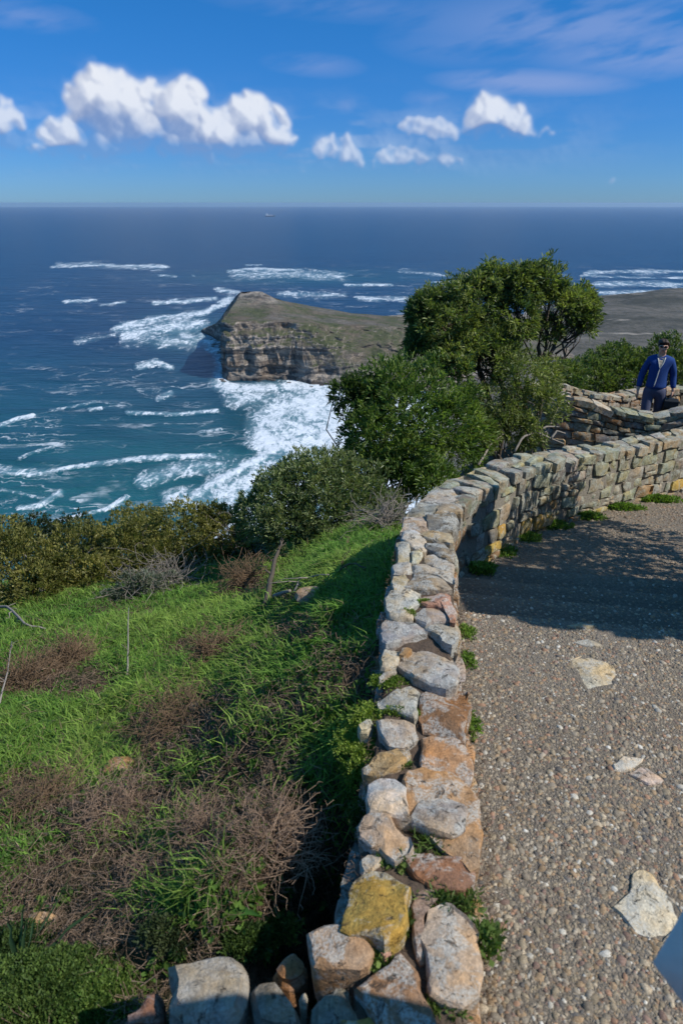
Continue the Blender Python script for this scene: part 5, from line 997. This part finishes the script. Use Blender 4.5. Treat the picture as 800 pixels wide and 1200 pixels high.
def build_person(loc, th, label, top, tro, stout=1.0, stride=.05, shades=True, elbows=((.275,.03,1.13),(.275,.03,1.13)), wrists=((.30,-.05,.90),(.30,-.05,.90)), scl=1.0):
    SCL[0] = scl; xf0 = xform(loc, th); xf = lambda p: (loc[0]+(xf0(p)[0]-loc[0])*scl, loc[1]+(xf0(p)[1]-loc[1])*scl, loc[2]+(xf0(p)[2]-loc[2])*scl)
    root = tag(empty('person', loc), label, 'person')
    k = stout; el = [(-elbows[0][0], *elbows[0][1:]), elbows[1]]; wr = [(-wrists[0][0], *wrists[0][1:]), wrists[1]]
    V = [(0,0,.96,.15*k,.115*k),(0,.0,1.13,.145*k,.11*k),(0,.0,1.30,.165*k,.115*k),(0,.01,1.43,.115,.09),(0,.0,1.515,.055),(0,-.02,1.585,.064,.070),(0,-.022,1.640,.080,.094),(0,-.012,1.700,.076,.090)]
    E = [(0,1),(1,2),(2,3),(3,4),(4,5),(5,6),(6,7)]
    V += [(0,-.098,1.640,.012),(.074,-.005,1.645,.012),(-.074,-.005,1.645,.012),(0,-.072,1.565,.026)]; E += [(6,8),(6,9),(6,10),(5,11)]   # nose, ears, chin
    for i, sgn in enumerate((-1, 1)):
        b = len(V); V += [(sgn*.160*k,.01,1.405,.058),(*el[i],.046),(*wr[i],.029)]; E += [(3,b),(b,b+1),(b+1,b+2)]; hand(sgn, wr[i], V, E, b+2, .5 if sgn < 0 else 1.0)
        b = len(V); V += [(sgn*.095*k,.0,.88,.092*k),(sgn*.11,-.02+stride*sgn,.49,.062),(sgn*.115,.02+stride*1.5*sgn,.10,.042),(sgn*.125,-.12+stride*1.5*sgn,.045,.036)]; E += [(0,b),(b,b+1),(b+1,b+2),(b+2,b+3)]
    skin_obj('body', V, E, M['skin'], root, xf)
    g_ = .017
    Vc = [(0,.0,.89,.190*k+g_,.150*k+g_),(0,.0,.99,.158*k+g_,.122*k+g_),(0,.0,1.13,.150*k+g_,.115*k+g_),(0,.0,1.30,.170*k+g_,.118*k+g_),(0,.012,1.425,.118+g_,.090+g_),(0,.012,1.525,.060+g_,.062)]; Ec = [(0,1),(1,2),(2,3),(3,4),(4,5)]
    for i, sgn in enumerate((-1, 1)):
        b = len(Vc); w_ = np.array(wr[i]); e_ = np.array(el[i]); cu = e_+(w_-e_)*.95; Vc += [(sgn*.160*k,.01,1.405,.058+g_),(sgn*.205*k,.018,1.28,.054+g_),(*el[i],.045+g_),(*cu,.032+g_)]; Ec += [(4,b),(b,b+1),(b+1,b+2),(b+2,b+3)]
    cg_ = skin_obj('cardigan' if shades else 'coat', Vc, Ec, top, root, xf)
    Vt = [(0,.0,1.0,.155*k+.012,.118*k+.012),(0,.0,.92,.165*k+.012,.122*k+.010)]; Et = [(0,1)]
    for i, sgn in enumerate((-1, 1)):
        b = len(Vt); Vt += [(sgn*.098*k,.0,.82,.098*k+.014),(sgn*.11,-.02+stride*sgn,.49,.078),(sgn*.115,.02+stride*1.5*sgn,.12,.066)]; Et += [(1,b),(b,b+1),(b+1,b+2)]
    skin_obj('trousers', Vt, Et, tro, root, xf)
    for sgn in (-1, 1):
        V_, F_ = ellipsoid((sgn*.12,-.06+stride*1.5*sgn,.045),(.05,.14,.05),12,8); V_[:, 2] = np.maximum(V_[:, 2], .002); put('shoe', [xf(p) for p in V_], F_, M['shoe'], root, smooth=True)
    # hair: a cap over the top, sides and back, with an uneven fringe
    V_, F_ = ellipsoid((0,.006,1.688),(.090,.108,.100),22,14); fr = fbm(V_[:, 0]*30, V_[:, 1]*30, V_[:, 2]*30, o=2)-.5; lim = np.where(V_[:, 1] < -.03, 1.722+.035*fr, 1.60); V_ += (V_-np.array((0,.006,1.690)))*(fr[:, None]*.55)
    low = V_[:, 2] < lim; V_[low, 2] = lim[low]+.004; V_[low, :2] *= .84; put('hair', [xf(p) for p in V_], F_, M['hair'], root, smooth=True)
    if shades:
        root_xy = xf((0,0,0)); mb = MB()
        for sgn in (-1, 1): V_, F_ = ellipsoid((sgn*.034,-.100,1.668),(.030,.010,.021),14,8); mb.add([xf(p) for p in V_], F_)
        for a, b in (((-.012,-.106,1.672),(.012,-.106,1.672)),((.060,-.096,1.672),(.080,.0,1.668)),((-.060,-.096,1.672),(-.080,.0,1.668))): mb.tube([xf(a), xf(b)], .004, .003, 5)
        mb.put('sunglasses', M['lens'], root)
    V_, F_ = ellipsoid((0,-.094,1.598),(.022,.008,.007),12,6); put('mouth', [xf(p) for p in V_], F_, M['lips'], root, smooth=True)
    return root, xf, cg_
def drape(o, pts, xf, off):
    """project local (x, z) points on to the front of a garment"""
    T_ = wl(o); bv = BVHTree.FromPolygons([v.co+T_ for v in o.data.vertices], [tuple(p.vertices) for p in o.data.polygons]); out = []
    a0, a1 = Vector(xf((0, -1, 0))), Vector(xf((0, 0, 0))); d = (a1-a0).normalized()
    for x, z in pts:
        p = Vector(xf((x, -1, z))); h = bv.ray_cast(p, d)[0]; out.append(np.array(h-d*off if h else Vector(xf((x, -.1, z)))))
    return out
mp = at_y(763, 520, 11.3); mz = float(hill(mp[0], 11.3)); top_z = at_y(763, 397, 11.3)[2]
man_loc = (mp[0]-.12, 11.3, top_z-1.79*.93)
man, mxf, card = build_person(man_loc, R_(-20), 'man in blue cardigan and dark sunglasses walking behind the hairpin wall, black bag in hand', M['blue'], M['trousers'], 1.08, elbows=((.265,.03,1.13),(.255,.05,1.14)), wrists=((.290,-.06,.90),(.290,-.02,.915)), scl=.93, stride=.09)
# V neck with the pale shirt, pale edging down the front
vn = [(-.062,1.47),(-.045,1.42),(-.03,1.37),(-.012,1.31)]; vr = [(.062,1.47),(.05,1.42),(.035,1.37),(.0,1.31)]
P_ = drape(card, vn+vr, mxf, .006); put('shirt', P_, [(i, i+1, 5+i, 4+i) for i in range(3)], M['shirt'], man)
mb = MB(); mb.tube(drape(card, [(.062,1.48)]+vr[1:]+[(-.012,1.25),(-.020,1.18),(-.030,1.10),(-.040,1.02),(-.045,.97)], mxf, .006), .009, .009, 5); mb.tube(drape(card, vn+[(-.004,1.30)], mxf, .006), .007, .007, 5); mb.put('trim', M['trim'], man)
# black bag hanging from his left hand
hp = np.array(mxf((.300,-.02,.82))); bz = hp[2]-.30
bag = tag(empty('bag', (hp[0], hp[1], bz)), 'black leather bag held by the man in the blue cardigan', 'bag')
c0, s0 = math.cos(R_(-20)), math.sin(R_(-20)); bxf = lambda p: np.array([hp[0]+p[0]*c0-p[1]*s0, hp[1]+p[0]*s0+p[1]*c0, bz+p[2]])
rows_ = []
for z_, w_, d_ in [(0,.105,.05),(.01,.125,.062),(.08,.130,.066),(.16,.122,.058),(.215,.105,.042),(.235,.095,.028),(.238,.08,.018)]:
    q_ = np.linspace(0, 2*math.pi, 20, endpoint=False); rows_.append([bxf((w_*np.sign(math.cos(t))*abs(math.cos(t))**.45, d_*np.sign(math.sin(t))*abs(math.sin(t))**.55, z_)) for t in q_])
put('bag_body', np.array(rows_).reshape(-1, 3), [tuple(f) for f in grid_faces(7, 20, True)]+[tuple(range(20))[::-1], tuple(range(120, 140))], M['black'], bag, smooth=True, sharp=50)
put('flap', [bxf(p) for p in [(-.11,-.060,.20),(.11,-.060,.20),(.105,-.074,.10),(-.105,-.074,.10),(-.10,-.030,.24),(.10,-.030,.24)]], [(0,1,2,3),(4,5,1,0)], M['black'], bag)
for yy_ in (-.02, .02):
    mb = MB(); mb.tube([bxf((-.07,yy_,.22)), bxf((-.05,yy_*.7,.285)), bxf((0,yy_*.3,.315)), bxf((.05,yy_*.7,.285)), bxf((.07,yy_,.22))], .007, .007, 6); mb.put('handle', M['black'], bag)
# a companion close to the viewer on the right: only a corner of the flying coat shows
comp, cxf, _ = build_person((.90, .31, -1.6), R_(80), 'person beside the viewer, only a pale grey blue coat corner showing bottom right', M['greycoat'], M['trousers'], 1.1, shades=False)
V = []; n_ = 40
for j, (z_, r_) in enumerate([(1.02,.20),(.95,.215),(.85,.24),(.75,.265),(.66,.29),(.58,.31),(.55,.315)]):
    for i in range(n_+1):
        a_ = R_(-90-165)+R_(330)*i/n_; fold = 1+.05*math.sin(a_*7+1)*(j/6); e = max(0, 1-i/4.0)*(j/6)
        V.append(cxf((math.cos(a_)*r_*fold*1.08, math.sin(a_)*r_*fold*.86, z_)))
V = np.array(V); corner = np.array(at_y(764, 1128, .64)); 
up_ = at_y(806, 1056, .66); dn_ = at_y(810, 1190, .60)
for o_, (A_, B_, C_) in [(0, (up_, corner, dn_))]:
    mb = MB(); t_ = np.linspace(0, 1, 9); edge = np.array([np.array(A_)+(corner-np.array(A_))*min(1, t*2) if t <= .5 else corner+(np.array(C_)-corner)*(t*2-1) for t in t_]); back = np.array([np.array([.74, .44, -.72])+np.array([.05, -.02, -.34])*t for t in t_]); NJ = 8; th_ = .008; W_ = []
    for sd_ in (0, 1):
        for i in range(9):
            for j in range(NJ): f = j/(NJ-1); p = edge[i]*(1-f)+back[i]*f; p = p+np.array([.0, .030*math.sin(f*6+i*.5)*math.sin(f*math.pi), .022*math.sin(f*7+i*.3)*f*(1-f*.3)]); W_.append(p+np.array([.0, -th_ if sd_ else 0, th_*.6*sd_]))
    g0 = grid_faces(9, NJ); F = [tuple(f) for f in g0]+[tuple(int(x)+9*NJ for x in f[::-1]) for f in g0]; F += [(i*NJ, (i+1)*NJ, (i+1)*NJ+9*NJ, i*NJ+9*NJ) for i in range(8)]+[(j, j+9*NJ, j+1+9*NJ, j+1) for j in range(NJ-1)]+[(8*NJ+j, 8*NJ+j+1, 8*NJ+j+1+9*NJ, 8*NJ+j+9*NJ) for j in range(NJ-1)]
    put('coat_corner', W_, F, M['greycoat'], comp, smooth=True, sharp=60)
put('coat_skirt', V, grid_faces(7, n_+1), M['greycoat'], comp, smooth=True)
# ------------------------------------------------------------------ walls: the 300 stones that show largest stay parts, the rest become one part
def limit_parts(root, n=298, tint=(.36, .33, .27)):
    ch = [o for o in root.children if o.name.split('.')[0] == 'stone']
    if len(ch) <= n: return
    sc_ = []
    for o in ch:
        V = np.array([v.co for v in o.data.vertices])+np.array(wl(o)); px, py, d = proj(V[:, 0], V[:, 1], V[:, 2]); px, py = np.clip(px, 0, 800), np.clip(py, 0, 1200); sc_.append(np.ptp(px)*np.ptp(py)*(1 if V[:, 1].min() > .2 else 0))
    order = np.argsort(-np.array(sc_)); V, F, k = [], [], 0
    for i in order[n:]:
        o = ch[i]; v = np.array([q.co for q in o.data.vertices])+np.array(wl(o)); V.append(v); F += [tuple(j+k for j in p.vertices) for p in o.data.polygons]; k += len(v); mat = o.data.materials[0]; me = o.data; bpy.data.objects.remove(o); bpy.data.meshes.remove(me)
    tag(put('rubble', np.concatenate(V), F, mat, root, smooth=True, sharp=22, tint=tint), kind='stuff')
limit_parts(parapet); limit_parts(lookout)
